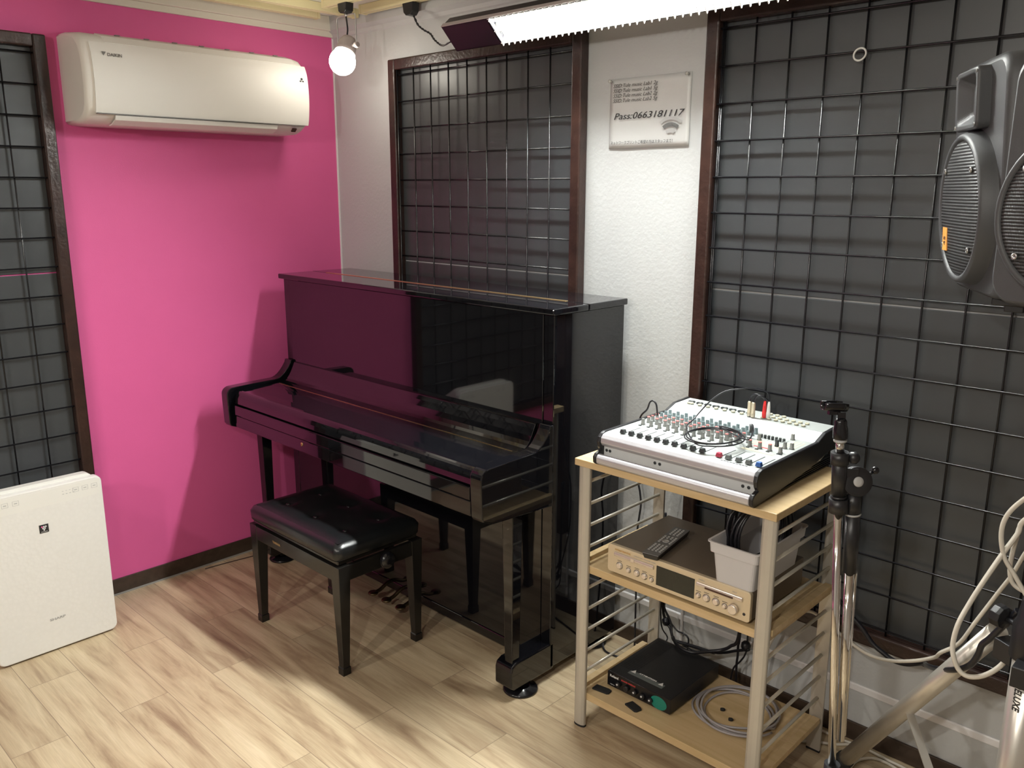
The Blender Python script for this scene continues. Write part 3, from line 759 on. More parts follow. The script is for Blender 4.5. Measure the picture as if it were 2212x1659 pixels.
# ------------------------------------------------------------------ rack
RX0, RX1, RY0 = 1.9807, 2.637, -.5661
t = thing('rack', 'three tier beech and silver rack standing beside the piano', 'rack', (2.31, -.345, 0))
LB = -.128
def uleg(xc, yf, inward):
    pr = [(xc+px, yf+py) for px, py in [(-.021, .004), (-.019, .001), (-.012, -.003), (0, -.0045), (.012, -.003), (.019, .001), (.021, .004), (.021, .012), (-.021, .012)]] if inward > 0 else \
         [(xc+px, yf-py) for px, py in [(-.021, .004), (-.019, .001), (-.012, -.003), (0, -.0045), (.012, -.003), (.019, .001), (.021, .004), (.021, .012), (-.021, .012)]]
    m = MB(); m.prism(pr, .006, .887, 'z'); L_ = obj('leg', m, 'rack_silver', t, .001)
    m = MB(); m.prism([(xc+(px-xc)*1.02, py) for px, py in pr], 0, .007, 'z'); obj('foot_cap', m, 'rubber_black', L_)
xl, xr = 2.008, 2.612
for xc in (xl, xr):
    uleg(xc, -.553, 1); uleg(xc, -.133, -1)
obj('top_board', MB().box(RX0, RX1, RY0, -.112, .887, .909), 'beech', t, .002)
for zt in (.562, .121):
    sh = obj('shelf', MB().box(RX0+.012, RX1-.012, -.541, -.150, zt-.025, zt), 'beech', t, .0015)
    for a_, b_ in ((RX0+.001, RX0+.024), (RX1-.024, RX1-.001)):
        obj('side_rail', MB().box(a_, b_, -.537, -.168, zt-.004, zt+.014), 'beech', t, .0015)
zs_l = [.830, .757, .686, .615, .475, .402, .329, .257, .184]
for xc in (xl, xr):
    for z in zs_l:
        m = MB(); m.cyl((xc, -.546, z), (xc, -.140, z), .0052, 10); obj('side_rod', m, 'rod_silver', t)

# ------------------------------------------------------------------ mixer
MX0, MX1, MF = 2.062, 2.578, .909
t = mixer = thing('mixing_console', 'silver and black mixing console with rows of knobs on top of the rack', 'mixing console', (2.32, -.32, MF))
chk = [(-.574, .911), (-.582, .918), (-.584, .936), (-.576, .945), (-.556, .952), (-.563, .962), (-.567, .978), (-.563, .992), (-.552, 1.002), (-.540, 1.006), (-.215, 1.008), (-.170, 1.026), (-.084, 1.030), (-.076, 1.02), (-.080, .975), (-.26, .940), (-.43, .922)]
for a_, b_ in ((MX0, MX0+.012), (MX1-.012, MX1)):
    m = MB(); m.prism(chk, a_, b_, 'x'); obj('side_cheek', m, 'black_plastic', t, .003, 3)
x0, x1 = MX0+.012, MX1-.012
m = MB(); m.prism([(-.576, .913), (-.582, .919), (-.583, .934), (-.577, .942), (-.566, .944), (-.560, .938), (-.560, .916)], x0, x1, 'x'); obj('front_rail', m, 'mixer_silver', t, .003, 3)
m = MB(); m.prism([(-.530, .962), (-.548, .964), (-.556, .966), (-.563, .976), (-.562, .990), (-.553, 1.000), (-.540, 1.003), (-.530, 1.003)], x0, x1, 'x'); obj('front_bar', m, 'mixer_silver', t, .002, 2)
obj('front_face', MB().box(x0, x1, -.545, -.532, .925, .9635), 'mixer_face', t, .001)
for xx in (2.085, 2.097, 2.255, 2.271, 2.528, 2.545):
    m = MB(); m.lathe((xx, -.5455, .951), (0, -1, 0), [(.0045, 0), (.0045, .0012), (.003, .0014)], 12); obj('screw', m, 'fader_dark', t)
m = MB(); m.prism([(-.535, .93), (-.535, 1.003), (-.222, 1.004), (-.222, .94)], x0, x1, 'x'); obj('control_surface', m, 'mixer_panel', t)
m = MB(); m.prism([(-.222, .94), (-.222, 1.0045), (-.214, 1.008), (-.170, 1.024), (-.166, 1.024), (-.166, .94)], x0, x1, 'x'); obj('rear_step', m, 'mixer_light', t)
m = MB(); m.prism([(-.166, .94), (-.166, 1.0245), (-.084, 1.0265), (-.080, .975)], x0, x1, 'x'); obj('connector_deck', m, 'mixer_panel', t)
m = MB(); m.box(MX0+.02, MX1-.02, -.42, -.085, .9095, .94)
for i in range(5): m.box(MX1-.022, MX1-.012, -.40+.03*i, -.09, .912+.006*i, .9145+.006*i); m.box(MX0+.012, MX0+.022, -.40+.03*i, -.09, .912+.006*i, .9145+.006*i)
obj('base_pod', m, 'black_plastic', t)
zs = 1.0035
chx = [2.106+.0297*i for i in range(11)]
fdx = [2.122+.0295*i for i in range(10)]+[2.440, 2.468, 2.498, 2.527, 2.556]
m = MB()
for fx in fdx: m.box(fx-.0010, fx+.0010, -.528, -.432, zs, zs+.0005)
for i in range(9): m.box(2.430+.0095*i-.0006, 2.430+.0095*i+.0006, -.287, -.250, zs, zs+.0005)
for xx in chx: m.box(xx-.004, xx+.005, -.4145, -.409, zs, zs+.002)
for xx in (2.45, 2.477, 2.51, 2.541, 2.547): m.box(xx-.004, xx+.005, -.388, -.383, zs, zs+.002)
for k in range(9): m.box(2.455+.009*k, 2.461+.009*k, -.538, -.5365, zs, zs+.0005)
obj('slot', m, 'fader_dark', t)
m = MB()
for i, xx in enumerate(chx): m.box(xx+.0125, xx+.0131, -.41, -.225, zs, zs+.0004); m.box(xx-.010, xx+.010, -.428, -.418, zs, zs+.0003)
obj('panel_print', m, 'print_grey', t)
m = MB(); m.box(2.435, 2.52, -.345, -.30, zs, zs+.0004); m.box(2.44, 2.535, -.407, -.392, zs, zs+.0004); obj('cream_label', m, 'mixer_cream', t)
m = MB(); m.box(2.455, 2.50, -.362, -.356, zs+.0004, zs+.0007); obj('red_label', m, 'print_red', t)
m = MB(); [m.box(2.515+.011*k, 2.519+.011*k, -.31, -.24, zs, zs+.0006) for k in range(4)]; obj('meter', m, 'mixer_cream', t)
# fader caps
def fader(x, y, mt, s=1.0):
    m = MB(); w_, l_, h = .0082*s, .0075*s, .0135*s
    m.loft([[(x-w_, y-l_, zs+.002), (x+w_, y-l_, zs+.002), (x+w_, y+l_, zs+.002), (x-w_, y+l_, zs+.002)],
            [(x-w_*.72, y-l_*.7, zs+h), (x+w_*.72, y-l_*.7, zs+h), (x+w_*.72, y+l_*.7, zs+h), (x-w_*.72, y+l_*.7, zs+h)]], smooth=False)
    m.box(x-.0012, x+.0012, y-.002, y+.002, zs, zs+.003)
    return obj('fader_cap', m, mt, t, .0012*s, origin=(x, y, zs))
for i, fx in enumerate(fdx):
    if i == 0: f0 = fader(fx, -.518, 'fader_dark')
    elif i < 10:
        c = copy_tree(f0, f0.location+Vector((fx-fdx[0], 0, 0)), t)
    else: fader(fx, -.520, ['fader_red', 'fader_grey', 'fader_grey', 'fader_grey', 'fader_blue'][i-10])
m0 = None
for i in range(7):
    xx = 2.432+.0115*i
    if m0 is None:
        m = MB(); m.lathe((xx, -.272, zs), (0, 0, 1), [(.0035, 0), (.0042, .003), (.0042, .010), (.003, .011)], 8); m0 = obj('slider', m, 'fader_dark', t, origin=(xx, -.272, zs))
    else: copy_tree(m0, m0.location+Vector((.0115*i, 0, 0)), t)
# rotary knobs: one of each kind, then copies
def knob(x, y, body, cap, h=.0190, r=.0060):
    m = MB(); m.lathe((x, y, zs), (0, 0, 1), [(r*1.15, 0), (r*1.1, .003), (r*.95, .004), (r*.85, h-.001), (r*.75, h)], 12); m.box(x-.0006, x+.0006, y-r*.95, y-r*.3, zs+h-.002, zs+h+.0006)
    k = obj('rotary_knob', m, body, t, origin=(x, y, zs))
    if cap:
        m = MB(); m.lathe((x, y, zs+h-.0022), (0, 0, 1), [(r*.84, 0), (r*.86, .0012), (r*.8, .0028), (r*.3, .0030)], 12); obj('knob_cap', m, cap, k)
    return k
rows = [(-.396, 'knob_grey', None), (-.366, 'knob_grey', 'cap_red'), (-.345, 'knob_grey', 'cap_red'), (-.321, 'knob_grey', 'cap_red'),
        (-.297, 'knob_bluegrey', None), (-.273, 'knob_bluegrey', None), (-.250, 'knob_bluegrey', None)]
for r_, (yy, bm_, cp_) in enumerate(rows):
    k0 = knob(chx[0], yy, bm_, cp_)
    for i in range(1, 11):
        copy_tree(k0, k0.location+Vector((.0297*i, 0, 0)), t)
for xx, yy, b_, c_ in ((2.450, -.373, 'knob_grey', 'cap_red'), (2.480, -.373, 'knob_grey', 'cap_red'), (2.510, -.373, 'knob_grey', 'cap_red'), (2.541, -.373, 'knob_grey', 'knob_white'),
                       (2.505, -.322, 'fader_dark', None), (2.530, -.325, 'knob_grey', None), (2.547, -.318, 'knob_grey', 'knob_white'),
                       (2.508, -.232, 'knob_grey', 'knob_white'), (2.430, -.345, 'knob_grey', 'knob_white'), (2.440, -.30, 'knob_grey', None)):
    knob(xx, yy, b_, c_)
zd = 1.0272
def xlr(x, y):
    m = MB(); m.lathe((x, y, zd), (0, 0, 1), [(.0115, 0), (.0115, .0015), (.0095, .0015), (.0095, .0004), (.0001, .0004)], 18)
    return obj('xlr_socket', m, 'fader_dark', t, origin=(x, y, zd))
x0_ = xlr(2.108, -.128)
for i in range(1, 8): copy_tree(x0_, x0_.location+Vector((.0297*i, 0, 0)), t)
m = MB(); m.lathe((2.112, -.150, zd-.0005), (0, 0, 1), [(.0065, 0), (.0065, .004), (.0035, .0042), (.0035, .0015), (.0001, .0015)], 12)
j0 = obj('jack_socket', m, 'mixer_cream', t, origin=(2.112, -.150, zd))
jl = [(2.092+.0297*i, -.150) for i in range(1, 9)]+[(2.37+.0215*(i % 7), -.150+.026*(i//7)) for i in range(17)]
for (xx, yy) in jl: copy_tree(j0, Vector((xx, yy, zd))-wloc(t), t)

# audio cable with plugs lying coiled on the mixer
t = thing('audio_cable', 'thin black audio cable coiled over the mixer knobs with red and white plugs', 'cable', (2.36, -.40, 1.03))
pts = [(2.386, -.148, 1.080), (2.385, -.150, 1.100), (2.374, -.160, 1.114), (2.352, -.185, 1.122), (2.327, -.22, 1.122), (2.295, -.25, 1.114), (2.27, -.28, 1.09), (2.251, -.31, 1.056), (2.246, -.34, 1.035), (2.252, -.38, 1.028), (2.282, -.43, 1.028)]
C0 = Vector((2.372, -.425, 1.028))
loops = []
for k in range(34):
    a = math.radians(205+k*30*1.0); rr = .074+.010*math.sin(k*.55)
    loops.append((C0.x+rr*.98*math.cos(a)+.006*math.sin(k*.3), C0.y+rr*1.18*math.sin(a), 1.026+.0008*k*.35))
pts = pts+loops[2:]+[(2.462, -.42, 1.036), (2.455, -.37, 1.045), (2.434, -.33, 1.050), (2.415, -.30, 1.045)]
obj('cord', MB().tube(smooth_path(pts, 5), .0021, 7), 'cable_black', t)
m = MB(); m.tube(smooth_path([(2.330, -.160, 1.072), (2.331, -.160, 1.085), (2.338, -.163, 1.095), (2.352, -.165, 1.100), (2.368, -.158, 1.094), (2.374, -.150, 1.082)], 5), .0026, 7)
m.tube(smooth_path([(2.345, -.165, 1.072), (2.350, -.165, 1.088), (2.360, -.165, 1.097), (2.375, -.158, 1.092), (2.384, -.150, 1.082)], 5), .0026, 7)
obj('cord', m, 'cable_black', t)
for (xx, yy, mt) in ((2.330, -.160, 'plug_beige'), (2.345, -.165, 'plug_beige')):
    m = MB(); m.lathe((xx, yy, 1.028), (0, 0, 1), [(.0068, 0), (.0068, .012), (.0062, .013), (.0062, .042), (.004, .046)], 14); obj('plug', m, mt, t)
for (xx, yy, mt) in ((2.374, -.150, 'plug_red'), (2.386, -.148, 'knob_white')):
    m = MB(); m.lathe((xx, yy, 1.028), (0, 0, 1), [(.0064, 0), (.0066, .018), (.0056, .020), (.0050, .036), (.003, .052)], 14); obj('plug', m, mt, t)
m = MB(); m.lathe((2.415, -.300, 1.020), (-.2, .1, .9), [(.005, 0), (.006, .006), (.004, .026)], 10); obj('plug', m, 'fader_dark', t)
m = MB(); m.tube(smooth_path([(2.116, -.335, 1.022), (2.117, -.34, 1.042), (2.113, -.34, 1.058), (2.102, -.34, 1.067), (2.090, -.34, 1.060), (2.080, -.34, 1.035), (2.058, -.34, 1.010), (2.050, -.34, .97), (2.052, -.34, .93), (2.045, -.30, .912), (2.03, -.20, .914), (2.01, -.105, .90), (2.005, -.09, .80), (1.985, -.08, .67), (1.975, -.07, .57), (1.98, -.07, .40), (2.0, -.09, .26)], 6), .0028, 7)
tag(obj('audio_cable', m, 'cable_black', origin=(2.05, -.34, .912)), 'black cable looping out of the left edge of the mixer and down behind the rack', 'cable')

# ------------------------------------------------------------------ disc player on the middle shelf
t = thing('disc_player', 'champagne coloured disc player with dark display on the middle shelf', 'disc player', (2.332, -.378, .562))
dx0, dx1, dyf, dz0, dz1 = 2.096, 2.570, -.540, .572, .660
obj('casing', MB().box(dx0+.004, dx1-.004, dyf+.014, -.222, dz0, dz1-.001), 'deck_top', t, .002)
m = MB(); rr_ = rrect(dx1-dx0, dz1-dz0, .010, 4, (dx0+dx1)/2, (dz0+dz1)/2); m.prism([(a, b) for a, b in rr_], dyf+.014, dyf, 'y'); obj('front_panel', m, 'champagne', t, .002, 2)
def fr(u): return dx0+u*(dx1-dx0)
obj('display', MB().box(fr(.372), fr(.640), dyf-.0015, dyf+.002, .5835, .6435), 'display_dark', t, .001)
m = MB(); m.prism([(dyf-.004, .6395), (dyf-.006, .634), (dyf-.004, .628), (dyf, .626), (dyf, .641)], fr(.055), fr(.352), 'x'); obj('disc_tray', m, 'champagne_bright', t, .001)
obj('tray_emblem', MB().box(fr(.186), fr(.212), dyf-.0075, dyf-.005, .6285, .6395), 'champagne_bright', t, .001)
m = MB(); m.prism([(dyf-.004, .6395), (dyf-.006, .634), (dyf-.004, .628), (dyf, .626), (dyf, .641)], fr(.655), fr(.952), 'x'); dd = obj('slot_bar', m, 'champagne_bright', t, .001)
obj('slot', MB().box(fr(.715), fr(.895), dyf-.0072, dyf-.004, .629, .634), 'panel_brown', t)
for (u, z, r_) in ((.095, .600, .0090), (.165, .596, .0060), (.228, .5965, .0080), (.285, .5955, .0080), (.338, .5935, .0052),
                   (.668, .5995, .0056), (.722, .6000, .0088), (.785, .5995, .0088), (.842, .5965, .0056)):
    m = MB(); m.lathe((fr(u), dyf, z), (0, -1, 0), [(r_+.0018, 0), (r_+.0018, .001), (r_, .0012), (r_, .005), (r_*.8, .006)], 18); obj('button', m, 'champagne_bright', t, origin=(fr(u), dyf, z))
m = MB()
for (u, z, r_) in ((.095, .600, .0090), (.165, .596, .0060), (.228, .5965, .0080), (.285, .5955, .0080), (.338, .5935, .0052),
                   (.668, .5995, .0056), (.722, .6000, .0088), (.785, .5995, .0088), (.842, .5965, .0056)):
    m.lathe((fr(u), dyf, z), (0, -1, 0), [(r_+.0028, 0), (r_+.0028, .0006)], 18); m.box(fr(u)-.008, fr(u)+.008, dyf-.0005, dyf, z+r_+.006, z+r_+.0072)
m.lathe((fr(.965), dyf, .594), (0, -1, 0), [(.0042, 0), (.0042, .001)], 12)
obj('button_ring', m, 'print_black', t)
m = MB(); m.lathe((fr(.902), dyf, .600), (0, -1, 0), [(.0150, 0), (.0145, .012), (.0120, .014)], 28); obj('volume_knob', m, 'champagne_bright', t)
text('logo', 'marantz', .0105, 'brass', t, (fr(.055), dyf-.0002, .6455), (1, 0, 0), (0, 0, 1), bold=.0003, width=.058)
text('printed_line', 'COMPACT DISC / MD PLAYER  CM6001', .0045, 'print_grey', t, (fr(.20), dyf-.0002, .6460), (1, 0, 0), (0, 0, 1))
text('printed_line', 'MiniDisc', .0055, 'print_grey', t, (fr(.665), dyf-.0002, .6460), (1, 0, 0), (0, 0, 1))
text('printed_line', 'MDLP', .0055, 'print_grey', t, (fr(.885), dyf-.0002, .6455), (1, 0, 0), (0, 0, 1))
for xx in (dx0+.05, dx1-.05):
    for yy in (dyf+.05, -.26):
        m = MB(); m.lathe((xx, yy, .562), (0, 0, 1), [(.016, 0), (.016, .0102)], 16); obj('foot', m, 'rubber_black', t)

# remote control on the player
def slab(name, label, cat, c, ux, L_, W_, H_, mt):
    t = thing(name, label, cat, c); return t
t = thing('remote_control', 'dark grey remote control lying diagonally on the disc player', 'remote control', (2.247, -.455, .659))
u = Vector((-.165, .985, 0)).normalized(); v = Vector((u.y, -u.x, 0)); zc = .669
m = MB(); c = Vector((2.238, -.440, zc)); hl, hw = .115, .0255
m.loft([[c+u*(a*hl*.96)+v*(b*hw*.80)+Vector((0, 0, -.0095)) for a, b in ((-1, -1), (-1, 1), (1, 1), (1, -1))],
        [c+u*(a*hl)+v*(b*hw)+Vector((0, 0, .0065)) for a, b in ((-1, -1), (-1, 1), (1, 1), (1, -1))]], smooth=False)
obj('body', m, 'black_plastic', t, .002)
m = MB(); m.obox(c+Vector((0, 0, .0078)), u, v, Vector((0, 0, 1)), hl, hw, .0013); obj('face_plate', m, 'remote_grey', t, .001)
m = MB()
for i in range(17):
    for j in range(3 if i > 11 else 4):
        if i in (5, 11): continue
        if 6 <= i <= 8 and j in (1, 2): continue
        p = c+u*(-hl+.030+i*.0115)+v*((j-(1.0 if i > 11 else 1.5))*.0115)
        m.obox(p+Vector((0, 0, .0098)), u, v, Vector((0, 0, 1)), .0032, .0032, .0009)
m.lathe(c+u*(-hl+.110)+Vector((0, 0, .009)), (0, 0, 1), [(.011, 0), (.011, .0016), (.007, .0016), (.007, .0008)], 16)
bt = obj('key_rows', m, 'print_grey', t)

# grey basket with black cables
t = thing('basket', 'grey plastic basket standing on the disc player', 'basket', (2.530, -.42, .659))
bx0_, bx1_, by0_, by1_ = 2.440, 2.588, -.553, -.262
def rr3(w0, inset, z, r=.012): return [(a, b, z) for a, b in rrect(bx1_-bx0_-2*inset, by1_-by0_-2*inset, r, 4, (bx0_+bx1_)/2, (by0_+by1_)/2)]
m = MB()
m.loft([rr3(0, .018, .660), rr3(0, .010, .744), rr3(0, .003, .746), rr3(0, .001, .772), rr3(0, -.003, .774), rr3(0, -.003, .777), rr3(0, .003, .777), rr3(0, .005, .772), rr3(0, .014, .742), rr3(0, .021, .664)], True, False)
obj('bin', m, 'basket_grey', t)
m = MB()
for k in range(12):
    cxk = 2.510+.004*math.sin(k*2.1); cy_ = -.400+.010*math.cos(k*1.7); R1 = .098+.008*math.sin(k*1.3)
    th = math.radians(62+7*math.sin(k*1.9)); pts = []
    for i in range(32):
        a = 2*PI*i/32
        h = math.cos(a)*R1*.98; z = math.sin(a)*R1*.98
        x = cxk+h*math.cos(th)+(k-5.5)*.0068*math.sin(th); y = cy_+h*math.sin(th)-(k-5.5)*.0068*math.cos(th)
        zz = .775+z+.002*math.sin(3*a+k)
        lim = .0 if zz > .78 else .006
        pts.append((min(max(x, 2.462+lim), 2.564-lim), min(max(y, -.530), -.285), min(max(zz, .669), .880)))
    m.tube(pts, .0042, 7, closed=True)
tag(obj('coiled_cable', m, 'cable_black', origin=(2.53, -.42, .67)), 'coil of thick black cable standing up out of the grey basket', 'cable')

# ------------------------------------------------------------------ amplifier box on the bottom shelf
t = thing('sound_module', 'black half rack audio unit with small knobs on the bottom shelf', 'audio unit', (2.172, -.31, .121))
ax0, ax1, ayf, ayb, az0, az1 = 2.052, 2.292, -.460, -.178, .128, .178
body = MB().box(ax0, ax1, ayf, ayb, az0, az1); obj('casing', body, 'black_plastic', t, .002)
m = MB()
for i in range(26): m.box(ax0+.012, ax0+.072, ayf+.05+.0085*i, ayf+.0535+.0085*i, az1, az1+.0007)
obj('vent_slots', m, 'speaker_dark', t)
obj('front_plate', MB().box(ax0, ax1, ayf-.003, ayf, az0, az1), 'black_gloss', t, .001)
for i, xx in enumerate((ax0+.046, ax0+.078, ax0+.110, ax0+.140, ax0+.170)):
    m = MB(); r_ = .0085 if i != 1 else .0095; m.lathe((xx, ayf-.003, .148), (0, -1, 0), [(r_, 0), (r_, .009), (r_*.8, .010)], 16); kb = obj('control_knob', m, 'black_plastic', t)
    if i != 1:
        m = MB(); m.lathe((xx, ayf-.013, .150), (0, -1, 0), [(.0032, 0), (.0030, .0014), (.001, .002)], 10); obj('knob_mark', m, 'led_white' if 0 else 'print_white', kb)
text('logo', 'Roland', .012, 'print_white', t, (ax0+.010, ayf-.0031, .162), (1, 0, 0), (0, 0, 1), bold=.0003)
text('printed_line', 'SOUND MODULE', .007, 'print_red', t, (ax0+.055, ayf-.0031, .164), (1, 0, 0), (0, 0, 1), bold=.0002)
text('printed_line', 'MIDI IN', .005, 'print_white', t, (ax0+.012, ayf-.0031, .134), (1, 0, 0), (0, 0, 1))
text('printed_line', 'POWER', .005, 'print_white', t, (ax1-.05, ayf-.0031, .134), (1, 0, 0), (0, 0, 1))
m = MB(); m.box(ax0+.055, ax0+.185, ayf+.030, ayf+.052, az1, az1+.0005); obj('warning_label', m, 'fader_grey', t)
m = MB()
for xx in (ax0+.068, ax0+.172): m.add([(xx-.009, ayf+.042, az1+.0011), (xx+.009, ayf+.042, az1+.0011), (xx, ayf+.060, az1+.0011)], [(0, 1, 2)])
obj('warning_triangle', m, 'print_white', t)
text('printed_line', 'ATTENTION', .008, 'print_white', t, (ax0+.086, ayf+.050, az1+.0006), (1, 0, 0), (0, 1, 0), bold=.0004, width=.066)
m = MB(); m.prism([(ax1-.072+.030+.030*math.cos(a), .150+.0+.022*math.sin(a)) for a in [2*PI*i/20 for i in range(20)]], ayf-.0036, ayf-.0031, 'y'); obj('green_sticker', m, 'foil_green', t)
for xx in (ax0+.03, ax1-.03):
    for yy in (ayf+.03, ayb-.03):
        m = MB(); m.lathe((xx, yy, .121), (0, 0, 1), [(.010, 0), (.010, .0072)], 12); obj('foot', m, 'rubber_black', t)
# scraps of black foam, plugs
for (cx, cy_, a, s, lab) in ((2.055, -.494, .15, (.030, .014, .006), 'small black rubber block at the left end of the bottom shelf'),
                        (2.184, -.500, -.25, (.026, .015, .006), 'small black rubber block with a clipped corner before the audio unit')):
    m = MB(); ux = Vector((math.cos(a), math.sin(a), 0)); uy = Vector((-math.sin(a), math.cos(a), 0)); C_ = Vector((cx, cy_, .121))
    pl = [(-1, -1), (.8, -1), (1, -.6), (1, .7), (.6, 1), (-.9, 1)]
    m.loft([[C_+ux*(p[0]*s[0])+uy*(p[1]*s[1])+Vector((0, 0, h)) for p in pl] for h in (0, s[2])], smooth=False)
    tag(obj('rubber_block', m, 'rubber_black', bevel=.0015, origin=C_), lab, 'rubber block', 'rubber blocks on the bottom shelf')
for (cx, cy_, lab) in ((2.393, -.322, 'tiny black plug inside the grey cable coil, nearer the wall'), (2.437, -.350, 'small black plug inside the grey cable coil, nearer the viewer')):
    m = MB(); m.lathe((cx, cy_, .1265), (1, .6, 0), [(.004, -.007), (.0055, -.003), (.0055, .003), (.0025, .008)], 12)
    tag(obj('plug', m, 'rubber_black', origin=(cx, cy_, .121)), lab, 'plug', 'loose plugs inside the cable coil')
m = MB(); pts = []
N = 150
for i in range(N):
    a = 2*PI*i/30; R1 = .106+.020*math.sin(i*.31)*.6+.006*(i//30)
    k = i//30
    pts.append((2.427+R1*math.cos(a)*.98, -.302+R1*math.sin(a)*.95, .126+.0065*(k % 3)+.002*math.sin(i*.7)))
m.tube(smooth_path(pts, 2), .0036, 8)
tag(obj('coiled_cable', m, 'cable_grey', origin=(2.427, -.30, .121)), 'grey cable coiled flat on the bottom shelf', 'cable')

# ------------------------------------------------------------------ black cable bundle behind the rack
def cable(name, pts, r, mt, label, cat='cable', group=None, n=8):
    o = obj(name, MB().tube(smooth_path(pts, n), r, 8), mt, origin=pts[0]); return tag(o, label, cat, group)
t = thing('cable_bundle', 'tangle of black cables hanging behind the lower part of the rack', 'cable', (2.05, -.09, .121))
def cp(pts, r): obj('cord', MB().tube(smooth_path(pts, 6), r, 7), 'cable_black', t)
cp([(1.995, -.10, .60), (2.000, -.095, .35), (2.009, -.09, .249), (2.015, -.09, .219), (2.029, -.09, .19), (2.044, -.09, .177), (2.053, -.09, .153), (2.061, -.09, .137), (2.1, -.09, .141), (2.159, -.09, .147), (2.217, -.09, .153), (2.261, -.09, .169), (2.303, -.09, .193), (2.351, -.09, .217)], .0050)
cp([(2.0, -.085, .60), (2.012, -.085, .30), (2.016, -.09, .247), (2.035, -.09, .217), (2.048, -.09, .190), (2.058, -.10, .16), (2.075, -.10, .142), (2.15, -.10, .148), (2.23, -.10, .158)], .0042)
cp([(2.0, -.09, .26), (2.004, -.09, .192), (2.013, -.09, .16), (2.034, -.09, .138), (2.05, -.12, .14), (2.07, -.165, .150)], .0026)
cp([(2.03, -.08, .20), (2.065, -.08, .172), (2.094, -.08, .17), (2.114, -.08, .159), (2.113, -.08, .12), (2.10, -.075, .03), (2.09, -.06, .006)], .0030)
cp([(2.34, -.125, .50), (2.331, -.13, .276), (2.304, -.13, .227), (2.272, -.13, .200), (2.241, -.15, .191), (2.22, -.17, .188), (2.199, -.19, .1865), (2.165, -.195, .1865), (2.126, -.18, .187), (2.095, -.15, .186), (2.072, -.11, .150)], .0058)
cp([(2.33, -.10, .50), (2.309, -.08, .245), (2.305, -.08, .211), (2.306, -.08, .172), (2.304, -.08, .132), (2.309, -.08, .02)], .0042)
cp([(2.345, -.09, .50), (2.337, -.08, .25), (2.341, -.08, .226), (2.331, -.08, .183), (2.316, -.08, .154), (2.292, -.08, .114), (2.28, -.075, .03)], .0030)
cp([(2.10, -.09, .13), (2.116, -.08, .123), (2.145, -.08, .122), (2.189, -.08, .137), (2.233, -.08, .158)], .0030)
m = MB(); m.lathe((2.022, -.09, .205), (.4, 0, -1), [(.004, -.004), (.013, 0), (.015, .010), (.012, .022), (.004, .026)], 10); obj('cable_tie', m, 'cable_black', t); m = MB(); m.lathe((2.333, -.085, .235), (.2, 0, -1), [(.006, -.004), (.014, .002), (.017, .014), (.012, .028), (.004, .032)], 10)
obj('cable_tie', m, 'cable_black', t)
cable('power_cable', [(1.838, -.03, .72), (1.842, -.03, .659), (1.851, -.03, .623), (1.857, -.03, .576), (1.852, -.03, .53), (1.846, -.03, .46), (1.85, -.03, .25), (1.86, -.04, .02), (1.862, -.045, .005)], .0036, 'cable_black', 'black cable hanging down the white wall behind the rack rods')
cable('power_cable', [(1.770, -.120, .020), (1.782, -.130, .008), (1.803, -.139, .004), (1.843, -.138, .004), (1.878, -.122, .004), (1.95, -.10, .004), (2.10, -.06, .004)], .0036, 'cable_black', 'black cable crossing the floor from the rear piano corner to the rack')
cable('floor_wire', [(.045, -.85, .004), (.055, -.76, .004), (.070, -.661, .004), (.080, -.611, .004), (.098, -.56, .004), (.11, -.46, .004), (.11, -.30, .004)], .0016, 'cable_black', 'thin dark wire on the floor along the pink wall running behind the piano')
cable('wall_conduit', [(2.039, -.006, .345), (2.039, -.006, .22), (2.039, -.006, .070)], .0055, 'white_trim', 'thin pale conduit running down the wall behind the rack', 'conduit')

# ------------------------------------------------------------------ microphone stand
top = Vector((2.886, -.845, 1.262)); bot = Vector((2.916, -.79, .445))
t = thing('microphone_stand', 'folded black and chrome microphone stand with an empty clip right of the rack', 'microphone stand', (bot.x, bot.y, 0))
ax_ = (top-bot).normalized(); rt = r0; 
def al(z): return bot+(top-bot)*((z-bot.z)/(top.z-bot.z))
def cylz(mb, za, zb, r, off=Vector((0, 0, 0)), r1=None, offb=None): mb.cyl(al(za)+off, al(zb)+(offb if offb is not None else off), r, 18, r1)
m = MB(); cylz(m, 1.188, 1.214, .0085); obj('inner_rod', m, 'chrome', t); m = MB(); cylz(m, .44, 1.09, .0085); obj('main_tube', m, 'chrome', t)
m = MB(); cylz(m, 1.096, 1.190, .0150); cylz(m, 1.165, 1.190, .0175); m.lathe(al(1.178)+rt*.016-r2*.004, rt, [(.006, 0), (.012, .004), (.013, .014), (.008, .020)], 14); obj('boom_collar', m, 'black_plastic', t, label='black clamp collar')
m = MB(); cylz(m, 1.062, 1.092, .0190); cylz(m, 1.092, 1.098, .0160); m.lathe(al(1.086)+rt*.018+r2*-.006, rt, [(.006, 0), (.006, .018), (.004, .020)], 12); obj('lower_collar', m, 'black_plastic', t)
pj = al(1.128)+rt*.034
m = MB(); m.lathe(pj+r2*.012, -r2, [(.020, 0), (.030, .002), (.030, .010), (.028, .012), (.030, .014), (.030, .022), (.016, .024)], 30)
m.obox(pj-rt*.018, rt, ax_, r2, .020, .027, .009)
obj('swivel_joint', m, 'black_plastic', t, .001)
m = MB(); m.lathe(pj-r2*.0125, -r2, [(.0105, 0), (.0100, .0012), (.004, .0018)], 20); obj('swivel_badge', m, 'print_grey', t)
m = MB(); pk = pj+rt*.024+ax_*.014; m.cyl(pk, pk+rt*.010+ax_*.006, .003, 10); m.lathe(pk+rt*.007+ax_*.006, rt*.8+ax_*.4, [(.003, 0), (.007, .003), (.0085, .008), (.006, .013), (.002, .015)], 16); obj('wing_knob', m, 'black_gloss', t)
